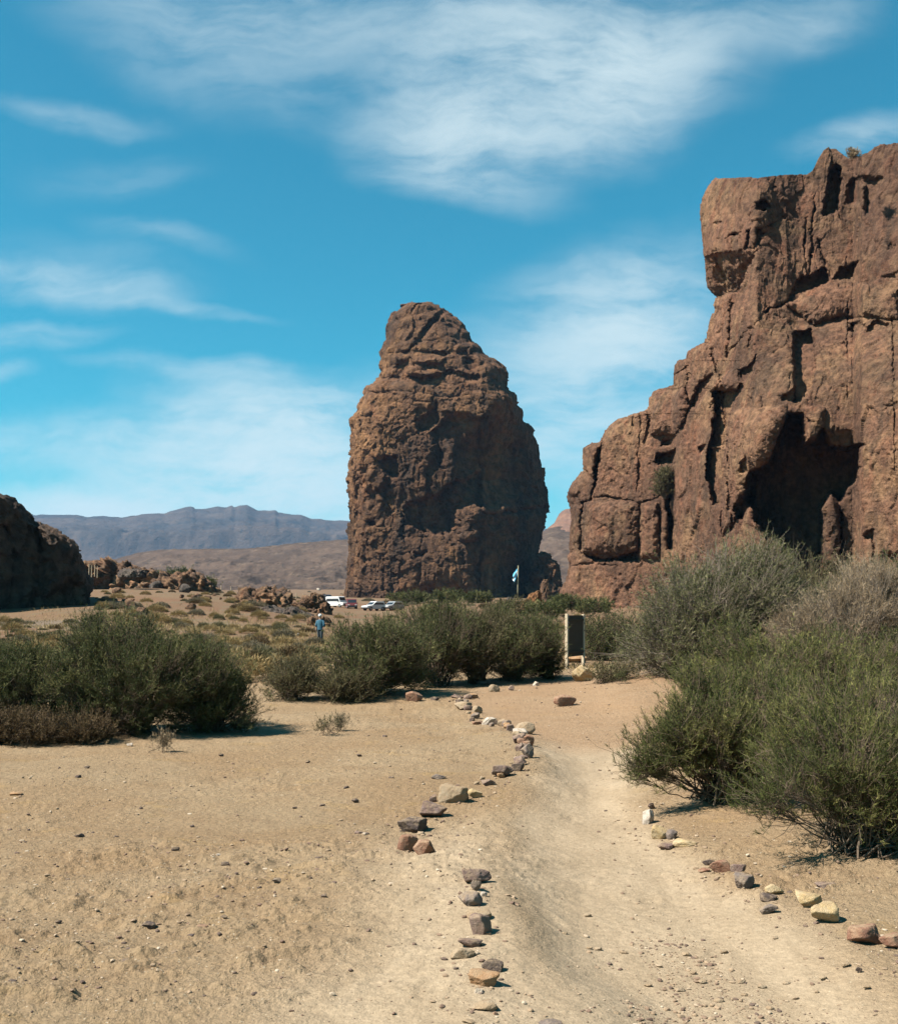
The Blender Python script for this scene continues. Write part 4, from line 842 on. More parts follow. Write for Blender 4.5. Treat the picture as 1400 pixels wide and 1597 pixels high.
for i, (px, row, w) in enumerate([(932, 1483, 12), (919, 1481, 9), (972, 1488, 12), (916, 1431, 11), (1188, 1543, 14), (1156, 1535, 13), (1060, 1548, 14), (1070, 1492, 13), (1128, 1488, 12), (1208, 1466, 9), (1095, 1535, 13), (1226, 1537, 12), (1010, 1540, 12), (1120, 1565, 15), (1318, 1508, 13), (1282, 1528, 12), (1350, 1543, 11), (1080, 1520, 10), (880, 1458, 9), (1160, 1555, 12), (1200, 1575, 12), (960, 1584, 12), (1240, 1560, 10)]):
    stone(px, row, w, w * .5, 'tan', 'small tan stone lying loose on the trodden path', 2100 + i, group='loose tan stones on the path', lev=2)

rg = np.random.default_rng(31)
_line = np.array([(745, 1560), (748, 1480), (742, 1390), (640, 1318), (668, 1272), (712, 1248), (772, 1212), (810, 1196), (822, 1168), (812, 1148), (786, 1134), (752, 1126), (736, 1112), (716, 1100), (722, 1088)], float)
for i in range(46):
    t = rg.uniform(3.2, len(_line) - 1.02) if i > 6 else rg.uniform(0, 2); k = int(t); p_ = _line[k] * (1 - t + k) + _line[k + 1] * (t - k) + rg.normal(size=2) * (4.5, 1.6)
    w_ = rg.uniform(6, 15) * (1.0 if k > 5 else .8)
    stone(p_[0], p_[1], w_, w_ * rg.uniform(.5, .8), ['mauve', 'grey', 'tan', 'red', 'dark', 'tan', 'mauve', 'orange'][i % 8], 'small broken stone wedged among the larger ones of the left edging row', 2300 + i, group='small stones between the larger edging stones', lev=2)
# gravel: grains and pebbles nobody could count
def gravel():
    rng = np.random.default_rng(77); v0, f0 = ICO[1]
    n = 17000
    row = rng.uniform(1066, 1605, n * 3); px = rng.uniform(-30, 1430, n * 3)
    X, Y = flat(px, row)
    l, r = path_edges(Y); p = V3(X, Y, 0 * X)
    den = .30 + .9 * sst(-.1, .6, vnoise(p * .8, 41)) + 3.2 * sst(0, .5, vnoise(p * 1.1, 43) + .3) * ((X > l + .35) & (X < r + .3) & (Y < 6.2)) + .9 * np.exp(-((px - 660) / 160) ** 2 - ((row - 1172) / 14) ** 2) + .7 * ((X > r) & (X < r + .5)) + 1.3 * ((Y > 15) & (X > l) & (X < l + 2.5))
    den = den * np.where((X > l - .1) & (X < l + .6) & (Y < 14) & (Y > 4.8), .15, 1)
    keep = rng.uniform(size=n * 3) < den * .19
    X, Y = X[keep], Y[keep]
    sp = np.array([ground_at(t[0], t[1])[:2] for t in STONES if t[1] > 1060])
    j = rng.integers(0, len(sp), 1500); X = np.append(X, sp[j, 0] + rng.normal(size=1500) * .13); Y = np.append(Y, sp[j, 1] + rng.normal(size=1500) * .13 + .03); k = len(X)
    Z = height(X, Y, True)
    size = np.minimum(.004 * rng.uniform(.02, 1, k) ** -.62, .022) * (.75 + Y / 16)
    vs = []
    shapes = [stone_shape(rng, 1, 8, 1.0, .12)[0] for _ in range(24)]
    sh = np.array(shapes)[rng.integers(0, 24, k)]
    a = rng.uniform(0, 6.28, k); ca, sa = np.cos(a)[:, None], np.sin(a)[:, None]
    S = size[:, None] * np.stack([rng.uniform(.8, 1.6, k), rng.uniform(.7, 1.2, k), rng.uniform(.35, .8, k)], 1)
    q = sh * S[:, None, :]
    v = np.stack([q[..., 0] * ca - q[..., 1] * sa, q[..., 0] * sa + q[..., 1] * ca, q[..., 2]], -1) + np.stack([X, Y, Z + S[:, 2] * .22], -1)[:, None]
    f = f0[None] + (np.arange(k) * len(v0))[:, None, None]
    tone = np.repeat(rng.uniform(0, 1, k), len(v0))
    m, T, b, out = base_mat('gravel_grains')
    cr = T.n('ShaderNodeValToRGB'); T.put(cr.inputs[0], T.n('ShaderNodeAttribute', attribute_name='tone').outputs['Fac'])
    E = cr.color_ramp.elements; E[0].position = 0; E[0].color = (.085, .062, .05, 1); E[1].position = 1; E[1].color = (.34, .28, .21, 1)
    for pos, c in ((.25, (.13, .085, .062, 1)), (.5, (.19, .135, .09, 1)), (.8, (.24, .175, .115, 1))): e = E.new(pos); e.color = c
    T.put(b.inputs['Base Color'], cr.outputs[0])
    o = mesh_obj('gravel', v.reshape(-1, 3), f.reshape(-1, 3), m, smooth=False, attrs={'tone': tone})
    tag(o, 'fine gravel and grit strewn over the sand', 'gravel', kind='stuff')
gravel()

# ------------------------------------------------------------------ shrubs
def ribbons(A, B, w, rng):
    """one thin diamond-shaped blade from each A to each B"""
    d = B - A; r = rng.normal(size=d.shape); s = np.cross(d, r); s /= np.linalg.norm(s, axis=1, keepdims=True) + 1e-9
    m = A + d * .45; s = s * (np.asarray(w)[:, None] / 2)
    return np.stack([A, m + s, B, m - s], 1)
def prisms(pts, rad):
    """(n,k,3) centre lines and (n,k) radii to three-sided tapering stems"""
    n, k, _ = pts.shape; tg = np.gradient(pts, axis=1); tg /= np.linalg.norm(tg, axis=2, keepdims=True) + 1e-9
    up = np.array([.3, .5, .81]); a = np.cross(tg, up); a /= np.linalg.norm(a, axis=2, keepdims=True) + 1e-9; b = np.cross(tg, a)
    th = np.arange(3) / 3 * 2 * np.pi
    v = pts[:, :, None] + rad[:, :, None, None] * (np.cos(th)[None, None, :, None] * a[:, :, None] + np.sin(th)[None, None, :, None] * b[:, :, None])
    f = grid_faces(k, 3, True)[None] + (np.arange(n) * k * 3)[:, None, None]
    return v.reshape(-1, 3), f.reshape(-1, 4)
def unit(a): return a / (np.linalg.norm(a, axis=-1, keepdims=True) + 1e-9)
def shrub_geometry(base, lobes, rng, clumps, twigs, needles, L, w, spread=.14, up=.75, outer=.55, stemr=.011, bare=.06, dead=.13, ground=None, twl=.16):
    """lobes: (centre, radii); returns needle quads with tones, and stems"""
    C = np.array([l[0] for l in lobes]); Rd = np.array([l[1] for l in lobes])
    wgt = Rd[:, 0] * Rd[:, 2] + Rd[:, 1] * Rd[:, 2] * .5; wgt = wgt / wgt.sum()
    li = rng.choice(len(lobes), clumps, p=wgt)
    d = unit(rng.normal(size=(clumps, 3)) + np.array([0, -.25, .22]))
    c = C[li] + Rd[li] * d * (outer + (1.02 - outer) * rng.uniform(size=(clumps, 1)) ** .6)
    gz = height(c[:, 0], c[:, 1]) if ground is None else np.full(clumps, ground)
    c[:, 2] = np.maximum(c[:, 2], gz + .06 + .1 * rng.uniform(size=clumps))
    # main stems: from the foot, bowed outwards and up
    bj = base + np.stack([rng.normal(size=clumps), rng.normal(size=clumps), 0 * li], 1) * np.array([.10, .10, 0]) * max(1, np.ptp(c[:, 0]) / 2)
    ctl = bj * .5 + c * .5 + np.stack([0 * li, 0 * li, (c[:, 2] - bj[:, 2]) * rng.uniform(-.22, .10, clumps)], 1) + (c - bj) * rng.normal(size=(clumps, 1)) * .05 + rng.normal(size=(clumps, 3)) * .03
    t = np.linspace(0, 1, 9)[None, :, None]
    st = (1 - t) ** 2 * bj[:, None] + 2 * t * (1 - t) * ctl[:, None] + t * t * c[:, None]
    wig = rng.normal(size=st.shape) * .012 * np.linalg.norm(c - bj, axis=1)[:, None, None]; wig[:, 0] = 0; st = st + wig
    sr = stemr * (1 - .72 * t[..., 0]) * rng.uniform(.6, 1.3, (clumps, 1))
    # twigs fan from the last part of each stem
    ci = np.repeat(np.arange(clumps), twigs); nt = len(ci)
    seg = rng.uniform(.62, 1, nt); k = np.minimum((seg * 8).astype(int), 7); fr = (seg * 8 - k)[:, None]
    t0 = st[ci, k] * (1 - fr) + st[ci, k + 1] * fr
    hub = C[li][ci]; outw = unit((c[ci] - hub) / Rd[li][ci])
    sp = spread * (.6 + .8 * rng.uniform(size=(clumps, 1)))[ci]
    t1 = c[ci] + rng.normal(size=(nt, 3)) * sp * np.array([1, 1, .85]) + outw * sp * .5
    tdir = unit(unit(t1 - t0) * .6 + outw * .35 + np.array([0, 0, up]) + rng.normal(size=(nt, 3)) * .35)
    t2 = t1 + tdir * twl * rng.uniform(.5, 1.3, (nt, 1))
    tw = np.stack([t0, t0 * .45 + t1 * .55 + rng.normal(size=(nt, 3)) * sp * .15, t1, t2], 1)
    tr = np.array([1, .8, .6, .3])[None] * stemr * .30 * np.ones((nt, 1))
    sv, sf = prisms(st, sr); tv, tf = prisms(tw, tr)
    # needles along the outer part of each twig
    has = (rng.uniform(size=nt) >= bare) & (rng.uniform(size=clumps) >= dead)[ci]
    ni = np.repeat(np.arange(nt)[has], needles); nn = len(ni)
    u = rng.uniform(size=(nn, 1)); q = np.where(u < .35, t0[ni] * .2 + t1[ni] * .8 + (t1[ni] * .2 - t0[ni] * .2) * (u / .35), t1[ni] + (t2[ni] - t1[ni]) * ((u - .35) / .65))
    nd = unit(tdir[ni] * .75 + np.array([0, 0, .25]) + rng.normal(size=(nn, 3)) * .55)
    Ln = L * rng.uniform(.55, 1.25, (nn, 1))
    quads = ribbons(q, q + nd * Ln, w * rng.uniform(.7, 1.3, nn), rng)
    tone = np.clip(.46 + rng.normal(size=clumps)[ci][ni] * .24 + rng.normal(size=nt)[ni] * .10 + rng.normal(size=nn) * .12, 0, 1)
    return quads, tone, (np.concatenate([sv, tv]), np.concatenate([sf, tf + len(sv)]))
def shrub(name, label, cat, base, lobes, leaf, seed, clumps=60, twigs=22, needles=18, L=.05, w=.006, bark='bark', group=None, Y=None, zb=None, **kw):
    """base and lobes are given by where they show: base (column, row of its foot); lobes (column, row, half width, half height, metres further back, half depth in metres)"""
    rng = np.random.default_rng(seed)
    if Y is None: bx, by, bz = ground_at(*base)
    else:
        by = Y; bx = (base[0] - 700) / F * Y; bz = float(height(np.array(bx), np.array(by))) if zb is None else EYE + (HZ - base[1]) / F * Y
    lb = []
    for (px, py, rx, ry, dy, ryd) in lobes:
        yy = by + dy; lb.append((P(px, py, yy), np.array([rx / F * yy, ryd, ry / F * yy])))
    ov = .8 * kw.get('twl', .16) + .6 * L + .3 * kw.get('spread', .14)
    for c, r in lb:      # the twigs reach beyond the lobes: take that back
        cut = min(ov * .5, r[2] * .45); c[2] -= cut; r[2] -= cut; r[0] -= min(ov * .45, r[0] * .4); r[1] -= min(ov * .4, r[1] * .4)
    qd, tone, (sv, sf) = shrub_geometry(np.array([bx, by, bz]), lb, rng, clumps, twigs, needles, L, w, ground=None if zb is None else bz - .3, **kw)
    root = thing(name, label, cat, (bx, by, bz), group=group); o = np.array([bx, by, bz])
    mesh_obj('foliage', qd.reshape(-1, 3) - o, np.arange(len(qd) * 4).reshape(-1, 4), LM[leaf], root, smooth=False, attrs={'tone': np.repeat(tone, 4)})
    mesh_obj('branchwork', sv - o, sf, M[bark], root)
    return root
# near right: two broom shrubs and a third behind them
shrub('green_shrub', 'bright green broom shrub, nearest of all, over the right hand stones', 'shrub', (1345, 1325),
      [(1300, 1190, 105, 95, .1, .55), (1405, 1185, 110, 110, .2, .6), (1225, 1225, 60, 50, -.15, .35), (1480, 1240, 70, 80, .1, .5), (1330, 1100, 110, 55, .7, .5), (1250, 1140, 70, 60, .5, .4)],
      'green', 1, clumps=205, twigs=25, needles=30, L=.044, w=.0034, spread=.08, twl=.12, stemr=.0095, dead=.2)
shrub('green_shrub', 'green broom shrub arching low over the path\'s right edge', 'shrub', (1128, 1248),
      [(1110, 1120, 60, 58, 0, .5), (1165, 1170, 75, 60, -.1, .45), (1062, 1120, 44, 44, -.1, .35), (1030, 1150, 34, 34, -.1, .3), (1000, 1190, 22, 26, -.15, .2), (1060, 1190, 36, 26, -.1, .25), (1090, 1062, 40, 36, .5, .4), (1185, 1080, 75, 55, .6, .5)],
      'green', 2, clumps=170, twigs=23, needles=28, L=.046, w=.0038, spread=.08, twl=.12, stemr=.010, dead=.2)
shrub('green_shrub', 'green shrub rising between the pale dry bush and the nearest shrubs', 'shrub', (1270, 1150),
      [(1240, 1040, 110, 52, 0, .7), (1370, 1060, 80, 55, 0, .7), (1140, 1015, 55, 42, .6, .5), (1430, 1020, 60, 60, .4, .6), (1300, 1000, 40, 30, .6, .5)],
      'green', 3, clumps=240, twigs=18, needles=20, L=.055, w=.006, spread=.09, twl=.12)
shrub('dry_bush', 'pale leafless dry bush at the right edge before the cave', 'bush', (1345, 1082),
      [(1310, 965, 85, 58, 0, .9), (1375, 925, 55, 60, .3, .8), (1250, 985, 50, 42, -.3, .6), (1345, 895, 42, 28, .4, .6), (1410, 985, 50, 60, 0, .8)],
      'dry', 4, clumps=200, twigs=22, needles=14, L=.085, w=.0062, bark='bark_pale', spread=.13, twl=.20, up=.35, stemr=.016, dead=0)
shrub('grey_bush', 'tall grey green bush in front of the cliff\'s foot', 'bush', (1090, 1062),
      [(1095, 965, 95, 76, 0, 1.6), (1030, 1003, 60, 54, -.4, 1.2), (1175, 935, 65, 72, .4, 1.4), (1188, 872, 34, 32, .6, .8), (1070, 905, 46, 36, .6, 1.0), (1135, 885, 40, 34, .6, .9), (1225, 960, 40, 60, .6, 1.0), (1065, 1045, 56, 22, -.6, .8)],
      'grey', 5, clumps=380, twigs=18, needles=14, L=.11, w=.0125, spread=.20, twl=.28, stemr=.022, up=.35, bark='bark_pale')
shrub('olive_bush', 'olive bush between the grey bush and the dark cave mouth', 'bush', (1270, 1010),
      [(1262, 915, 50, 42, 0, 1.4), (1300, 935, 60, 50, 0, 1.2), (1235, 945, 40, 40, -.4, 1.0)], 'olive', 6, clumps=110, twigs=18, needles=14, L=.13, w=.016, spread=.30, twl=.4, Y=27, stemr=.02)
shrub('dark_bush', 'dark green bush under the cliff at the right edge', 'bush', (1400, 1010),
      [(1395, 925, 45, 48, 0, 1.4), (1450, 930, 50, 60, 0, 1.4)], 'dark', 7, clumps=90, twigs=18, needles=14, L=.13, w=.016, spread=.28, twl=.3, Y=26, stemr=.02)
shrub('dark_bush', 'dark green bush just right of the wooden panel', 'bush', (935, 1050),
      [(925, 1003, 26, 34, 0, 1.0), (952, 990, 26, 34, .5, 1.0), (985, 1000, 22, 36, .6, 1.0)], 'dark', 8, clumps=90, twigs=16, needles=14, L=.14, w=.017, spread=.26, twl=.3, Y=40, stemr=.02)
shrub('small_shrub', 'small leafy shrub beside the cream boulder', 'shrub', (938, 1066), [(938, 1054, 14, 10, 0, .25), (965, 1052, 14, 9, .2, .3)], 'olive', 9, clumps=34, twigs=10, needles=10, L=.08, w=.014, spread=.12, twl=.16)
# middle row
MID = dict(dead=.2, twigs=16, needles=15, L=.10, w=.0105, spread=.115, twl=.20, stemr=.016)
shrub('dark_bush', 'dark bush at the left end of the middle row', 'bush', (575, 1084), [(565, 1042, 58, 38, 0, 1.1), (605, 1005, 46, 48, .3, 1.1), (545, 1005, 36, 42, .3, 1.0), (640, 1020, 40, 46, .5, 1.0)], 'dark', 10, clumps=190, **MID)
shrub('olive_bush', 'low dull olive bush at the foot of the leftmost middle bush', 'bush', (535, 1090), [(530, 1068, 34, 18, 0, .7), (560, 1074, 24, 12, 0, .6)], 'olive', 11, clumps=70, **MID)
shrub('dark_bush', 'tallest dark bush of the middle row, below the tower', 'bush', (685, 1070), [(665, 1008, 56, 48, 0, 1.2), (650, 958, 28, 22, .8, .8), (705, 990, 50, 50, .4, 1.2), (690, 950, 34, 20, 1.2, .9)], 'dark', 12, clumps=190, **MID)
shrub('olive_bush', 'paler bush in the middle row between darker ones', 'bush', (745, 1066), [(740, 1010, 44, 48, 0, 1.0), (725, 965, 30, 26, .8, .9), (765, 975, 30, 30, .6, .9)], 'olive', 13, clumps=120, **MID)
shrub('dark_bush', 'dark bush in the middle row, second from the wooden panel', 'bush', (800, 1062), [(795, 1012, 46, 44, 0, 1.1), (785, 970, 36, 26, .8, .9), (830, 985, 34, 34, .6, 1.0)], 'dark', 14, clumps=140, **MID)
shrub('dark_bush', 'dark bush ending the middle row right beside the wooden panel', 'bush', (855, 1058), [(836, 1014, 34, 38, 0, 1.0), (852, 1032, 22, 24, -.3, .7), (840, 982, 30, 24, .8, .9)], 'dark', 15, clumps=120, **MID)
shrub('green_shrub', 'upright slim shrub standing alone left of the middle row', 'shrub', (455, 1092), [(448, 1058, 26, 26, 0, .45), (470, 1050, 18, 28, .2, .4)], 'olive', 16, clumps=60, twigs=16, needles=14, L=.10, w=.011, spread=.14, twl=.24, stemr=.012)
# the big thicket on the left
LEFT = dict(dead=.22, twigs=20, needles=20, L=.068, w=.0066, spread=.085, twl=.15, stemr=.012)
shrub('green_shrub', 'broad green shrub filling the middle of the left thicket', 'shrub', (205, 1142), [(190, 1006, 100, 56, .5, .8), (235, 1050, 84, 62, 0, .9), (150, 1050, 70, 58, .1, .8), (200, 1100, 70, 30, -.3, .6)], 'dark', 20, clumps=300, **LEFT)
shrub('green_shrub', 'green shrub at the right end of the left thicket', 'shrub', (335, 1140), [(325, 1056, 56, 58, 0, .7), (352, 1102, 42, 38, -.1, .5), (300, 1100, 50, 38, -.1, .6), (290, 1020, 40, 30, .4, .5)], 'dark', 21, clumps=190, **LEFT)
shrub('green_shrub', 'green shrub cut by the left edge of the thicket', 'shrub', (65, 1142), [(65, 1062, 80, 60, 0, .8), (5, 1058, 66, 62, .2, .8), (100, 1108, 56, 30, -.2, .6), (-60, 1080, 60, 60, .1, .8)], 'dark', 22, clumps=240, **LEFT)
BR = dict(twigs=18, needles=18, L=.05, w=.008, spread=.09, twl=.10, stemr=.008)
shrub('brown_scrub', 'low brown scrub at the left edge before the thicket', 'shrub', (35, 1157), [(38, 1133, 48, 20, 0, .5), (-10, 1136, 40, 22, 0, .5), (75, 1142, 26, 14, -.1, .35)], 'brown', 24, clumps=120, **BR)
shrub('brown_scrub', 'small brown scrub before the middle of the thicket', 'shrub', (135, 1156), [(132, 1138, 34, 15, 0, .4)], 'brown', 25, clumps=70, **BR)
for i, (px, row, rx, ry, leaf, lab) in enumerate([(508, 1146, 20, 9, 'olive', 'small dark tufted plant alone on the sand before the middle bushes'), (258, 1173, 12, 11, 'dry', 'little dead twiggy plant on the sand below the left thicket'), (530, 1140, 10, 6, 'sage', 'small grey tuft right of the dark tufted plant'), (968, 1066, 8, 8, 'dark', 'little dark plant at the top of the reddish bank')]):
    shrub('small_plant', lab, 'plant', (px, row), [(px, row - ry * .9, rx, ry, 0, rx / F * 12)], leaf, 40 + i, clumps=14, twigs=8, needles=8, L=.045, w=.006, spread=.05, twl=.07, stemr=.004, bark='bark')
# on the cliff and out on the plain
shrub('ledge_bush', 'tiny bush on the skyline of the cliff top', 'bush', (1329, 246), [(1329, 238, 6, 7, 0, .6)], 'dry', 60, clumps=22, twigs=9, needles=7, L=.35, w=.09, spread=.28, twl=.35, Y=158, zb=1, stemr=.06)
shrub('ledge_bush', 'green bush growing in a crack of the lower left cliff', 'bush', (1036, 778), [(1033, 752, 13, 20, 0, 1.2), (1038, 736, 8, 8, 0, .8)], 'olive', 61, clumps=60, twigs=12, needles=9, L=.45, w=.10, spread=.45, twl=.5, Y=191, zb=1, stemr=.07)
for i, (px, row, rx, ry, Yd, leaf, lab) in enumerate([(638, 938, 34, 8, 230, 'dark', 'wide green bush at the foot of the tower\'s lit side'), (700, 936, 26, 8, 240, 'dark', 'green bush at the foot of the tower below its ridge'), (745, 937, 20, 7, 235, 'dark', 'green bush at the foot of the tower\'s shaded side'),
        (880, 945, 26, 9, 150, 'dark', 'green bush left of the cliff\'s foot by the dark boulder'), (925, 955, 28, 12, 120, 'dark', 'green bush at the very foot of the cliff\'s left end'), (800, 955, 40, 12, 110, 'olive', 'olive bush on the plain below the flagpole'), (278, 901, 30, 6, 330, 'dark', 'flat green bush on the rise behind the fence'), (322, 917, 13, 7, 260, 'dark', 'dark bush beside the fence posts'), (850, 960, 30, 12, 100, 'dark', 'dark bush on the plain right of the flagpole')]):
    shrub('plain_bush', lab, 'bush', (px, row), [(px, row - ry * .8, rx, ry, 0, rx / F * Yd * .7)], leaf, 70 + i, clumps=60, twigs=12, needles=9, L=.0026 * Yd, w=.00045 * Yd, spread=.0022 * Yd, twl=.0018 * Yd, Y=Yd, zb=1, stemr=.0002 * Yd)

# low tussocks and cushions of the open scrub, copied from a few plants of each colour
def cushion(name, leaf, seed, n, R, Hh, L, w):
    rng = np.random.default_rng(seed); t = thing(name, 'x', 'tussock')
    a = rng.uniform(0, 6.28, n); r = R * np.sqrt(rng.uniform(size=n)); b = np.stack([r * np.cos(a), r * np.sin(a), Hh * np.sqrt(np.maximum(0, 1 - (r / R) ** 2)) * rng.uniform(.35, 1, n) * (.8 + .4 * vnoise(np.stack([3 * np.cos(a), 3 * np.sin(a), 0 * a], -1), seed))], 1)
    d = unit(np.stack([np.cos(a) * r / R, np.sin(a) * r / R, .7 + 0 * a], 1) + rng.normal(size=(n, 3)) * .4)
    q = ribbons(b, b + d * L * rng.uniform(.6, 1.3, (n, 1)), w * rng.uniform(.7, 1.3, n), rng)
    mesh_obj('foliage', q.reshape(-1, 3), np.arange(n * 4).reshape(-1, 4), LM[leaf], t, smooth=False, attrs={'tone': np.repeat(np.clip(.5 + .2 * rng.normal(size=n), 0, 1), 4)})
    return t
KINDS = [('straw', 'low straw coloured tussock in the open scrub below the red slope', 'straw tussocks in the open scrub'), ('olive', 'low olive cushion shrub in the open scrub below the red slope', 'olive cushions in the open scrub'),
         ('sage', 'low grey sage cushion shrub in the open scrub below the red slope', 'sage cushions in the open scrub'), ('brown', 'low dark brown cushion shrub in the open scrub below the red slope', 'brown cushions in the open scrub')]
protos = [cushion('tussock', k[0], 500 + i, 1700, .52, .50, .16, .022) for i, k in enumerate(KINDS)]
rng = np.random.default_rng(5); used = set(); spots = []
while len(spots) < 230:
    px = rng.uniform(-10, 500) if rng.uniform() < .86 else rng.uniform(500, 960); row = 962 + 105 * rng.uniform() ** 1.25
    if px > 400 and row > 1048 or (px < 400 and row > 1066) or (px > 500 and row > 985): continue
    if row < 972 and px < 150: continue
    if any(abs(px - a) < 12 and abs(row - b) < 3 for a, b in spots): continue
    spots.append((px, row))
for px, row in spots:
    X, Y, Z = ground_at(px, row); k = int(rng.choice(4, p=[.50, .22, .18, .10]))
    o = protos[k] if k not in used else copy_thing(protos[k]); used.add(k)
    s = rng.uniform(.55, 1.35); o.location = (X, Y, Z - .02); o.rotation_euler = (0, 0, rng.uniform(0, 6.28)); o.scale = (s * rng.uniform(.9, 1.4), s, s * rng.uniform(.7, 1.1))
    tag(o, KINDS[k][1], 'tussock', KINDS[k][2])
for i in range(110):        # scrub on the reddish slope
    px, row = rng.uniform(150, 480), rng.uniform(905, 962)
    X, Y, Z = ground_at(px, row)
    if Y < 60 or Y > 420: continue
    k = int(rng.choice([0, 0, 2, 2, 3, 1])); o = copy_thing(protos[k]); s = rng.uniform(.7, 1.6)
    o.location = (X, Y, Z - .03); o.rotation_euler = (0, 0, rng.uniform(0, 6.28)); o.scale = (s * 1.2, s, s * .9)
    tag(o, 'grey brown scrub cushion dotted over the reddish slope beside the outcrops', 'tussock', 'scrub cushions on the reddish slope')
for i in range(70):        # specks of scrub far out on the plain
    px, row = rng.uniform(380, 760), rng.uniform(912, 948)
    if px > 540 and row < 936: continue
    X, Y, Z = ground_at(px, row); k = int(rng.integers(1, 4))
    if Y < 60: continue
    o = copy_thing(protos[k]); s = rng.uniform(1.2, 2.6)
    o.location = (X, Y, Z - .05); o.rotation_euler = (0, 0, rng.uniform(0, 6.28)); o.scale = (s * 1.3, s, s * .8)
    tag(o, 'dark speck of scrub far out on the tan plain left of the tower', 'tussock', 'scrub specks far out on the plain')

def dry_grass():
    rng = np.random.default_rng(88); n = 90000
    px = np.where(rng.uniform(size=n) < .85, rng.uniform(-40, 520, n), rng.uniform(520, 1000, n)); row = 962 + 100 * rng.uniform(size=n) ** 1.5
    X, Y = flat(px, row); Y = np.minimum(Y, 27 + 88 * rng.uniform(size=n)) ; X = (px - 700) / F * Y
    p = V3(X, Y, 0 * X); den = sst(-.15, .55, fbm(p / 5.0, 61, 3) + .5 * vnoise(p / 1.3, 62)) * sst(27, 34, Y) * (1 - sst(85, 115, Y))
    k = rng.uniform(size=n) < den; X, Y = X[k], Y[k]; m = len(X)
    A = V3(X, Y, height(X, Y, True) - .01); d = unit(rng.normal(size=(m, 3)) * np.array([.5, .5, .2]) + np.array([0, 0, .9]))
    q = ribbons(A, A + d * (.16 * rng.uniform(.5, 1.6, (m, 1)) * (1 + Y[:, None] / 90)), .020 * rng.uniform(.6, 1.4, m) * (1 + Y / 90), rng)
    o = mesh_obj('dry_grass', q.reshape(-1, 3), np.arange(m * 4).reshape(-1, 4), LM['straw'], smooth=False, attrs={'tone': np.repeat(rng.uniform(.1, .9, m), 4)})
    tag(o, 'straw yellow dry grass between the tussocks of the open scrub', 'dry grass', kind='stuff')
dry_grass()

# ------------------------------------------------------------------ outcrops and boulders of the middle distance
def outcrop(name, label, px, row, w, h, Y, mat, seed, depth=.7, lumps=5, cat='rock', squash=1.0, top=None, lev=5):
    """a weathered mass made of several overlapping lumps melted into one surface; its foot shows at (px,row)"""
    rng = np.random.default_rng(seed); W, Hh = w / F * Y, h / F * Y
    x0, z0 = (px - 700) / F * Y, EYE + (HZ - row) / F * Y
    p, f = ICO[lev]
    v = p * np.array([W / 2, W / 2 * depth, Hh]); v = v / (np.abs(p) ** 3.2).sum(1)[:, None] ** (1 / 3.2) * 1.0
    if top is not None:     # outline: height as a fraction of h across the width, left to right
        s = np.clip(v[:, 0] / W + .5, 0, 1); k = np.interp(s, np.linspace(0, 1, len(top)), top); v[:, 2] = np.where(v[:, 2] > 0, v[:, 2] * k, v[:, 2] * .4)
    else: v[:, 2] = np.where(v[:, 2] > 0, v[:, 2], v[:, 2] * .4)
    B = min(W, Hh * 2.2); nrm = unit(v / np.array([W, W * depth, Hh * 2]) ** 2)
    q = v / B + seed * 3.1; q2 = q + .16 * np.stack([fbm(q * 2, seed + i, 3) for i in range(3)], -1)
    f1, f2, c = worley(q2 * 3.2, seed + 3); g1, g2, c2 = worley(q2 * 8.5, seed + 4)
    d = .12 * fbm(q2 * 2.0, seed + 8, 4) + .085 * facets(q2 * 3.0, seed + 13) - .05 * (1 - sst(0, .14, f2 - f1)) + .045 * facets(q2 * 7.5, seed + 14) + .022 * facets(q2 * 17, seed + 15) + .02 * fbm(q2 * 14, seed + 9, 3)
    v = v + nrm * (d * B)[:, None] * squash
    o = mesh_obj(name, v, f, M[mat], loc=(x0, Y + W * depth * .25, z0))
    return tag(o, label, cat)
outcrop('boulder', 'dark boulder in the tower\'s shade at its right foot', 852, 938, 62, 76, 522, 'pillar', 11, .8, top=[.5, .9, 1, .93, .8, .5])
outcrop('rock_spire', 'slim sunlit finger of rock in front of the dark boulder', 850, 940, 15, 36, 300, 'outcrop', 12, .9, lev=4)
outcrop('orange_boulder', 'orange sloping boulder right of the flagpole\'s foot', 829, 946, 32, 24, 190, 'orange_rock', 13, .8, top=[.25, .45, .7, .85, 1, .9], lev=4)
outcrop('boulder', 'small dark boulder left of the flagpole\'s foot', 795, 944, 14, 12, 200, 'outcrop_grey', 14, .9, lev=4)
outcrop('rock_ridge', 'long reddish rock ridge behind the shaded cliff', 200, 920, 150, 60, 215, 'outcrop', 15, .4, top=[.75, 1, .98, .8, .72, .5, .55, .35, .15])
outcrop('rock_ridge', 'lower reddish end of the ridge with dark clefts', 285, 926, 96, 36, 200, 'outcrop', 16, .5, top=[.8, 1, .8, .75, .9, .6, .3])
outcrop('rock_heap', 'dark broken rocks at the foot of the reddish ridge', 275, 950, 84, 16, 150, 'outcrop_grey', 17, .5, top=[.6, .9, .7, 1, .6, .8, .4])
outcrop('rock_heap', 'small dark rock pile right of the broken rocks', 318, 951, 32, 11, 150, 'outcrop_grey', 27, .6, lev=4)
outcrop('rock_outcrop', 'rounded tan outcrop with a shaded right end', 402, 952, 100, 40, 140, 'outcrop', 19, .6, top=[.4, .9, 1, .9, .95, .8, .55])
outcrop('rock_outcrop', 'grey rubbly outcrop below the rounded tan one', 432, 970, 116, 24, 118, 'outcrop_grey', 20, .45, top=[.5, .9, .8, 1, .75, .9, .8, .4])
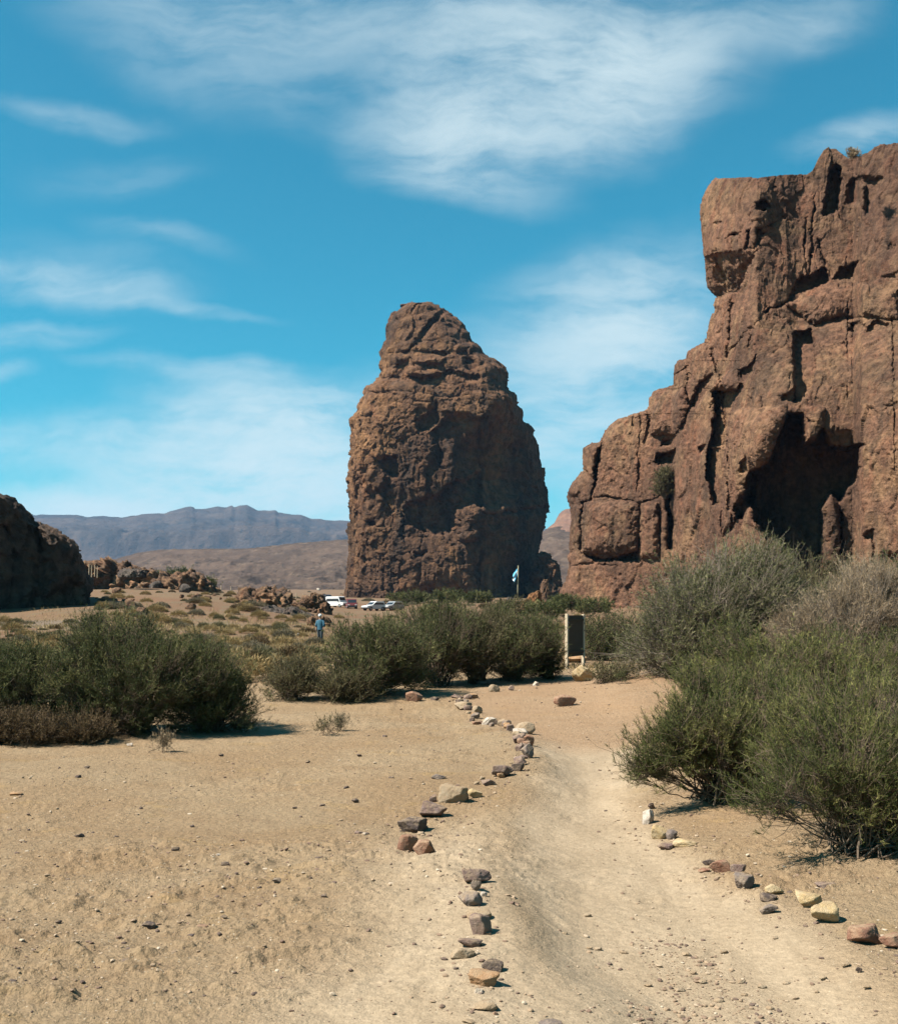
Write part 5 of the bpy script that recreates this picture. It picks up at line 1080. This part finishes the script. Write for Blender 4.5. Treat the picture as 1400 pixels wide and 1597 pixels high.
outcrop('rock_outcrop', 'brown outcrop that half hides the parked vehicles', 483, 964, 60, 38, 132, 'outcrop', 21, .6, top=[.4, .7, .95, 1, .9, .6])
outcrop('rock_outcrop', 'low pinkish rock beside the walking person', 496, 978, 34, 17, 96, 'outcrop', 22, .7, lev=4)
outcrop('rock', 'dark rock under the fence on the far slope', 331, 929, 22, 11, 250, 'outcrop_grey', 23, .7, lev=4)
outcrop('rock', 'grey rock at the lower left end of the cliff', 205, 898, 40, 10, 190, 'outcrop_grey', 24, .7, lev=4)
for i, (px, row, w) in enumerate([(477, 986, 10), (497, 921, 6), (463, 992, 7), (392, 1029, 20), (365, 1012, 8), (470, 1024, 10), (438, 1040, 12), (413, 1008, 8)]):
    lab = ['pale rock on the scrub just left of the walking person', 'white rock far out on the plain left of the tower', 'pale rock lowest of two near the walking person', 'dark flat rock among the tussocks right of the left thicket', 'pale stone among the tussocks above the dark flat rock', 'pale stone left of the leftmost middle bush', 'pale stone above the slim lone shrub', 'pale stone among the sage cushions'][i]
    stone(px, row, w, w * .62, ['white', 'white', 'white', 'dark', 'white', 'tan', 'tan', 'white'][i], lab, 3000 + i, cat='rock', name='rock', lev=2)

rg = np.random.default_rng(12)
for i in range(64):
    px, row = rg.uniform(150, 470), 0; row = rg.uniform(900 + .06 * (px - 150), 962)
    if px > 330 and row > 940: continue
    w_ = 4 + 16 * rg.uniform() ** 2.2
    if 60 < ground_at(px, row)[1] < 420: stone(px, row, w_, w_ * rg.uniform(.45, .8), ['outcrop', 'outcrop', 'outcrop_grey'][i % 3], 'brown rock among the many strewn over the reddish slope at left', 3100 + i, cat='rock', name='rock', lev=2, group='brown rocks strewn over the reddish slope', sink=.3)

# ------------------------------------------------------------------ information panel seen from behind
M['wood_pale'] = plain('weathered_post_wood', (.42, .34, .24), .85, 0, .1)
M['panel_back'] = plain('dark_panel_back', (.062, .046, .033), .9, 0, .05)
M['steel'] = plain('dark_bolt_steel', (.03, .03, .032), .5, .6)
def info_panel():
    xa, ya, xb, yb = (883.5 - 700) / F * 33.4, 33.4, (909 - 700) / F * 34.8, 34.8
    za, zb_ = float(height(np.array(xa), np.array(ya))), float(height(np.array(xb), np.array(yb)))
    topa, topb = EYE + (HZ - 957.5) / F * ya, EYE + (HZ - 958) / F * yb
    t = thing('info_panel', 'wooden information panel on two posts, its dark back towards the camera', 'sign', ((xa + xb) / 2, (ya + yb) / 2, za))
    o = np.array(t.location)
    ang = math.atan2(yb - ya, xb - xa); Lp = math.hypot(xb - xa, yb - ya)
    for (x, y, z0, z1, sgn) in ((xa, ya, za, topa, 1), (xb, yb, zb_, topb, 1)):
        m = MB(); m.box((0, 0, 0), (.105, .085, z1 - z0 + .3), .008)
        p = m.build('post', M['wood_pale'], t); p.location = np.array([x, y, (z0 + z1) / 2 - .15]) - o; p.rotation_euler = (0, 0, ang)
        for k in (.25, 2.3, 4.6):
            b = MB(); b.tube([(-.02, -.045, 0), (-.02, -.075, 0)], [.020, .020], 8)
            q = b.build('bolt', M['steel'], p); q.location = (.0, 0, (z1 - z0 + .3) / 2 - .05 - k * .1)
    m = MB(); m.box((0, 0, 0), (Lp - .11, .025, 1.28), .004)
    q = m.build('board', M['panel_back'], t); q.location = np.array([(xa + xb) / 2, (ya + yb) / 2, topa - .68]) - o; q.rotation_euler = (0, 0, ang)
    for dz in (.50, -.50):
        m = MB(); m.box((0, 0, 0), (Lp - .13, .04, .06), .004); e = m.build('crossbar', M['panel_back'], t); e.location = np.array([(xa + xb) / 2, (ya + yb) / 2, topa - .68 + dz]) - o + np.array([math.sin(ang) * .034, -math.cos(ang) * .034, 0]); e.rotation_euler = (0, 0, ang)
info_panel()
def short_post(px, top, row, Y, label, mat, w=.09):
    x = (px - 700) / F * Y; z1 = EYE + (HZ - top) / F * Y; z0 = float(height(np.array(x), np.array(Y)))
    m = MB(); m.box((0, 0, (z1 - z0) / 2 - .1), (w, w, z1 - z0 + .2), .01); m.box((0, 0, z1 - z0 + .008), (w * .8, w * .8, .02))
    tag(m.build('marker_post', mat, loc=(x, Y, z0)), label, 'post')
M['white_paint'] = plain('white_paint', (.55, .55, .52), .5)
short_post(738.5, 956, 985, 52, 'white marker post poking out behind the middle bushes', M['white_paint'], .12)

# ------------------------------------------------------------------ flagpole and flag
def flag():
    Y = 215; x0 = (807 - 700) / F * Y; z0 = EYE + (HZ - 940) / F * Y; z1 = EYE + (HZ - 883) / F * Y
    m = MB(); m.tube([(0, 0, -.5), (.03, 0, (z1 - z0) * .5), (.10, 0, z1 - z0)], [.14, .12, .085], 10); m.tube([(.10, 0, z1 - z0), (.10, 0, z1 - z0 + .12), (.10, 0, z1 - z0 + .2)], [.06, .13, .02], 10)
    tag(m.build('flagpole', plain('pole_wood', (.21, .20, .13), .7), smooth=True, loc=(x0, Y, z0)), 'thin pale flagpole standing before the tower\'s dark side', 'flagpole')
    nu, nv = 26, 30; u = np.linspace(0, 1, nu)[:, None]; v = np.linspace(0, 1, nv)[None]
    # hoist along the pole, the fly hanging down in soft folds
    hz = z1 - .45 - 1.45 * v; fall = u * 1.55
    X = x0 + .02 - .12 - .95 * u ** .8 * (1 - .35 * v) - .10 * np.sin(v * 9 + u * 4) * u; Z = hz - fall * .95 - .15 * v * u
    Yg = Y - .12 + .22 * np.sin(v * 11 + u * 3.0) * u ** .6 + .1 * np.sin(u * 8)
    mt, T, b, out = base_mat('flag_cloth')
    a = T.n('ShaderNodeAttribute', attribute_name='stripe').outputs['Fac']
    mid = T.m('MULTIPLY', T.m('GREATER_THAN', a, .333), T.m('LESS_THAN', a, .667))
    T.put(b.inputs['Base Color'], T.mix(mid, (.10, .33, .50, 1), (.60, .62, .62, 1)))
    tag(mesh_obj('flag', V3(X, Yg, Z), grid_faces(nu, nv), mt, attrs={'stripe': np.broadcast_to(v, (nu, nv))}, origin=(x0, Y, z1 - .5)), 'light blue and white striped flag hanging limp from the flagpole', 'flag')
flag()

# ------------------------------------------------------------------ parked vehicles
M['car_white'] = plain('white_car_paint', (.50, .50, .49), .3, 0, .5); M['car_red'] = plain('maroon_car_paint', (.10, .025, .025), .3, 0, .5); M['car_silver'] = plain('silver_car_paint', (.36, .37, .37), .3, .3, .5)
M['car_dark'] = plain('dark_car_paint', (.035, .035, .04), .3, 0, .5)
M['car_glass'] = plain('car_window_glass', (.02, .025, .03), .1, 0, .6); M['tyre'] = plain('tyre_rubber', (.02, .02, .02), .9); M['rim'] = plain('wheel_rim_metal', (.35, .35, .35), .4, .7); M['lamp_red'] = plain('tail_lamp_red', (.25, .02, .02), .3); M['lamp_clear'] = plain('headlamp_glass', (.5, .5, .48), .2)
def car(name, label, cat, px, row, Y, rz, paint, L=4.5, Wd=1.8, Ht=1.75, boxy=.0):
    x = (px - 700) / F * Y; z = float(height(np.array(x), np.array(Y))) if row is None else EYE + (HZ - row) / F * Y
    t = thing(name, label, cat, (x, Y, z), R_(rz))
    hw = Wd / 2; wr = .35
    def shell(prof_, half, mat, nm, par, inset=0):
        pts = np.array(prof_, float); n = len(pts); rows = []
        for yy, sc in ((-half, .94), (-half * .93, 1.0), (half * .93, 1.0), (half, .94)):
            c = pts.mean(0); q = (pts - c) * sc + c; rows.append(np.stack([q[:, 0], np.full(n, yy), q[:, 1]], 1))
        v = np.concatenate(rows); f = grid_faces(4, n, True)
        cap = [[k, k + 1, n - 2 - k, n - 1 - k] for k in range(n // 2 - 1)]
        return mesh_obj(nm, v, np.concatenate([f, np.array(cap)[:, ::-1], np.array(cap) + 3 * n]), mat, par, smooth=False)
    h1 = .95 if not boxy else 1.0
    low = [(-L / 2, .42), (-L / 2 - .04, .7), (-L / 2 + .03, h1), (-L * .1, h1 + .04), (L * .2, h1 + .02), (L / 2 - .1, h1 - .12), (L / 2, .7), (L / 2 - .03, .40), (L * .2, .30), (-L * .25, .30)]
    shell(low, hw, paint, 'body', t)
    fr, bk = L * (.24 + .1 * boxy), -L * (.44 + .03 * boxy)
    shell([(bk, h1), (bk + .12 * (1 - boxy), Ht - .12), (bk + .3, Ht), (fr - .95 + .4 * boxy, Ht), (fr - .75 + .45 * boxy, Ht - .1), (fr, h1)], hw * .93, paint, 'cabin', t)
    for s in (-1, 1):
        for a, b_ in ((bk + .25, -L * .12), (-L * .10, fr - .75 + .3 * boxy)):
            m = MB(); m.add([(a, s * hw * .94, h1 + .10), (b_ + .35, s * hw * .94, h1 + .10), (b_ - .05, s * hw * .925, Ht - .16), (a + .08, s * hw * .925, Ht - .16), (a, s * hw * .90, h1 + .10), (b_ + .35, s * hw * .90, h1 + .10), (b_ - .05, s * hw * .89, Ht - .16), (a + .08, s * hw * .89, Ht - .16)], [[0, 1, 2, 3], [7, 6, 5, 4], [0, 4, 5, 1], [1, 5, 6, 2], [2, 6, 7, 3], [3, 7, 4, 0]])
            m.build('side_window', M['car_glass'], t)
        for xw in (-L * .30, L * .31):
            ths = np.linspace(-1, 1, 5)
            m = MB(); m.tube([(xw, s * (hw - .10) + .11 * q, wr) for q in ths], [wr * .92, wr, wr, wr, wr * .92], 18); w = m.build('wheel', M['tyre'], t)
            m = MB(); m.tube([(xw, s * (hw + .005), wr), (xw, s * (hw + .03), wr)], [wr * .58, wr * .5], 14); m.build('rim', M['rim'], w)
        m = MB(); m.box((L / 2 - .06, s * hw * .68, .74), (.12, .34, .16), .02); m.build('headlight', M['lamp_clear'], t)
        m = MB(); m.box((-L / 2 - .005, s * hw * .8, .82), (.08, .18, .28), .02); m.build('tail_light', M['lamp_red'], t)
        m = MB(); m.box((fr - .35, s * (hw + .08), h1 + .08), (.12, .18, .14), .02); m.build('mirror', M['car_dark'], t)
    m = MB(); m.add([(fr - .12, -hw * .8, h1 + .08), (fr - .12, hw * .8, h1 + .08), (fr - .70 + .42 * boxy, hw * .76, Ht - .15), (fr - .70 + .42 * boxy, -hw * .76, Ht - .15), (fr - .06, -hw * .8, h1 + .08), (fr - .06, hw * .8, h1 + .08), (fr - .64 + .42 * boxy, hw * .76, Ht - .15), (fr - .64 + .42 * boxy, -hw * .76, Ht - .15)], [[3, 2, 1, 0], [4, 5, 6, 7], [0, 1, 5, 4], [1, 2, 6, 5], [2, 3, 7, 6], [3, 0, 4, 7]]); m.build('windscreen', M['car_glass'], t)
    m = MB(); m.box((bk + .02, 0, (h1 + Ht) / 2), (.06, hw * 1.5, (Ht - h1) * .55), .02); m.build('rear_window', M['car_glass'], t)
    for xx in (L / 2 - .02, -L / 2): m = MB(); m.box((xx, 0, .48), (.14, Wd * .94, .2), .04); m.build('bumper', M['car_dark'], t)
    return t
car('van', 'white van parked behind the brown outcrop', 'van', 526, None, 196, -38, M['car_white'], 4.6, 1.85, 2.0, .8)
car('parked_car', 'maroon car seen from behind next to the white van', 'car', 548, None, 192, -80, M['car_red'], 4.2, 1.8, 1.8, .6)
car('parked_car', 'dark car farthest back, its roof above the brown outcrop', 'car', 508, None, 212, -40, M['car_dark'], 4.3, 1.75, 1.75, .5)
car('parked_car', 'white car nearest the shaded gap left of the tall middle bush', 'car', 583, None, 184, 222, M['car_white'], 4.1, 1.75, 1.6)
car('parked_car', 'silver car half hidden behind the middle bushes', 'car', 612, None, 186, 232, M['car_silver'], 4.2, 1.75, 1.55)

# ------------------------------------------------------------------ fence on the far slope
def fence():
    t = thing('wire_fence', 'thin wire fence with slim posts crossing the far slope', 'fence', P(400, 928, 240))
    o = np.array(t.location); prev = None; w = MB()
    for i, px in enumerate([268, 287, 302, 309, 316, 324, 332, 345, 360, 380, 400, 425, 452, 462, 472, 483, 494, 505]):
        Y = 225 + .22 * (px - 300); X = (px - 700) / F * Y; z = float(height(np.array(X), np.array(Y)))
        m = MB(); m.tube([(X, Y, z - .3), (X + .03, Y, z + 1.5)], [.09, .07], 6); p = m.build('fence_post', M['wood_pale'], t, origin=None); p.location = -o
        if prev is not None:
            for hh in (.5, .95, 1.35): w.tube([prev + np.array([0, 0, hh]), np.array([X, Y, z + hh])], [.012, .012], 3)
        prev = np.array([X, Y, z])
    q = w.build('fence_wire', M['steel'], t); q.location = -o
fence()
for i, (px, row) in enumerate([(139, 884), (143, 886), (148, 885), (152, 887)]):
    Y = 182; X = (px - 700) / F * Y; z = EYE + (HZ - row - 3) / F * Y
    m = MB(); m.tube([(0, 0, -1.2), (.05, 0, .75)], [.06, .045], 7); m.tube([(.05, 0, .75), (.052, 0, .80)], [.03, .012], 7)
    tag(m.build('slope_post', M['wood_pale'], loc=(X, Y, z)), 'slim post in the short line beside the shaded cliff', 'post', 'slim posts beside the shaded cliff')

# ------------------------------------------------------------------ the person walking by the middle bushes
def person():
    Y = 66.0; x = (499.5 - 700) / F * Y; z = float(height(np.array(x), np.array(Y)))
    t = thing('person', 'person in a blue shirt and white cap standing left of the middle bushes', 'person', (x, Y, z), R_(165))
    J = [(0, 0, .95), (0, .01, 1.12), (0, .0, 1.32), (0, 0, 1.45), (0, .02, 1.54), (0, .03, 1.66), (0, .02, 1.75),
         (-.17, 0, 1.41), (-.24, .02, 1.15), (-.25, .08, .90), (-.25, .10, .80), (.17, 0, 1.41), (.24, .02, 1.15), (.25, .08, .90), (.25, .10, .80),
         (-.09, 0, .88), (-.11, .06, .50), (-.11, .02, .09), (-.12, .14, .03), (.09, 0, .88), (.10, -.04, .50), (.10, -.10, .09), (.11, .03, .03)]
    Rr = [.15, .14, .16, .10, .055, .095, .07, .075, .05, .04, .035, .075, .05, .04, .035, .10, .065, .045, .04, .10, .065, .045, .04]
    E = [(0, 1), (1, 2), (2, 3), (3, 4), (4, 5), (5, 6), (2, 7), (7, 8), (8, 9), (9, 10), (2, 11), (11, 12), (12, 13), (13, 14), (0, 15), (15, 16), (16, 17), (17, 18), (0, 19), (19, 20), (20, 21), (21, 22)]
    me = bpy.data.meshes.new('body'); me.from_pydata(J, E, []); me.materials.append(plain('skin', (.28, .16, .11), .6))
    o = bpy.data.objects.new('body', me); col.objects.link(o); o.parent = t
    sk = o.modifiers.new('skin', 'SKIN'); ss = o.modifiers.new('smooth', 'SUBSURF'); ss.levels = 2; ss.render_levels = 2
    for i, r in enumerate(Rr): me.skin_vertices[0].data[i].radius = (r, r * .85)
    me.skin_vertices[0].data[0].use_root = True
    def loft(name, rings, mat, cx=0, cy=0):
        n = 18; th = np.arange(n) / n * 2 * np.pi
        v = np.concatenate([np.stack([a[1] + a[3] * np.cos(th), a[2] + a[4] * np.sin(th), np.full(n, a[0])], 1) for a in rings])
        return mesh_obj(name, v, grid_faces(len(rings), n, True), mat, t)
    blue = plain('blue_shirt_cloth', (.022, .075, .11), .9); dk = plain('dark_trousers_cloth', (.03, .04, .045), .9)
    m = loft('shirt', [(.86, 0, 0, .20, .16), (1.0, 0, 0, .19, .15), (1.2, 0, 0, .20, .155), (1.36, 0, 0, .22, .15), (1.44, 0, 0, .19, .12), (1.48, 0, 0, .10, .09)], blue)
    for s in (-1, 1):
        a, b, c = np.array([s * .16, 0, 1.42]), np.array([s * .24, .02, 1.16]), np.array([s * .25, .05, 1.05])
        mb = MB(); mb.tube([a, b, c], [.085, .075, .07], 12); mb.build('sleeve', blue, t, smooth=True)
    for (h, k, a) in ((15, 16, 17), (19, 20, 21)):
        mb = MB(); mb.tube([np.array(J[h]) + (0, 0, .06), J[h], J[k], np.array(J[a]) + (0, 0, .02)], [.125, .125, .088, .075], 14); mb.build('trouser_leg', dk, t, smooth=True)
    mb = MB(); mb.tube([(0, .03, 1.69), (0, .03, 1.74), (0, .025, 1.80), (0, .02, 1.83)], [.112, .112, .085, .02], 16); mb.tube([(0, .10, 1.705), (0, .19, 1.695)], [.075, .05], 10); mb.build('cap', M['white_paint'], t, smooth=True)
person()

# ------------------------------------------------------------------ the air between here and the mountains
def haze():
    m = bpy.data.materials.new('air'); m.use_nodes = True; m.node_tree.nodes.clear(); T = NT(m.node_tree)
    out = T.n('ShaderNodeOutputMaterial'); v = T.n('ShaderNodeVolumePrincipled')
    v.inputs['Color'].default_value = (.26, .50, .82, 1); v.inputs['Density'].default_value = 4.2e-5; v.inputs['Anisotropy'].default_value = .1
    m.node_tree.links.new(v.outputs[0], out.inputs['Volume'])
    b = MB(); b.box((0, 5400, 370), (24000, 13400, 880)); o = b.build('haze', m)
    tag(o, 'thin blue summer haze over the whole plain', 'haze', kind='stuff')
haze()
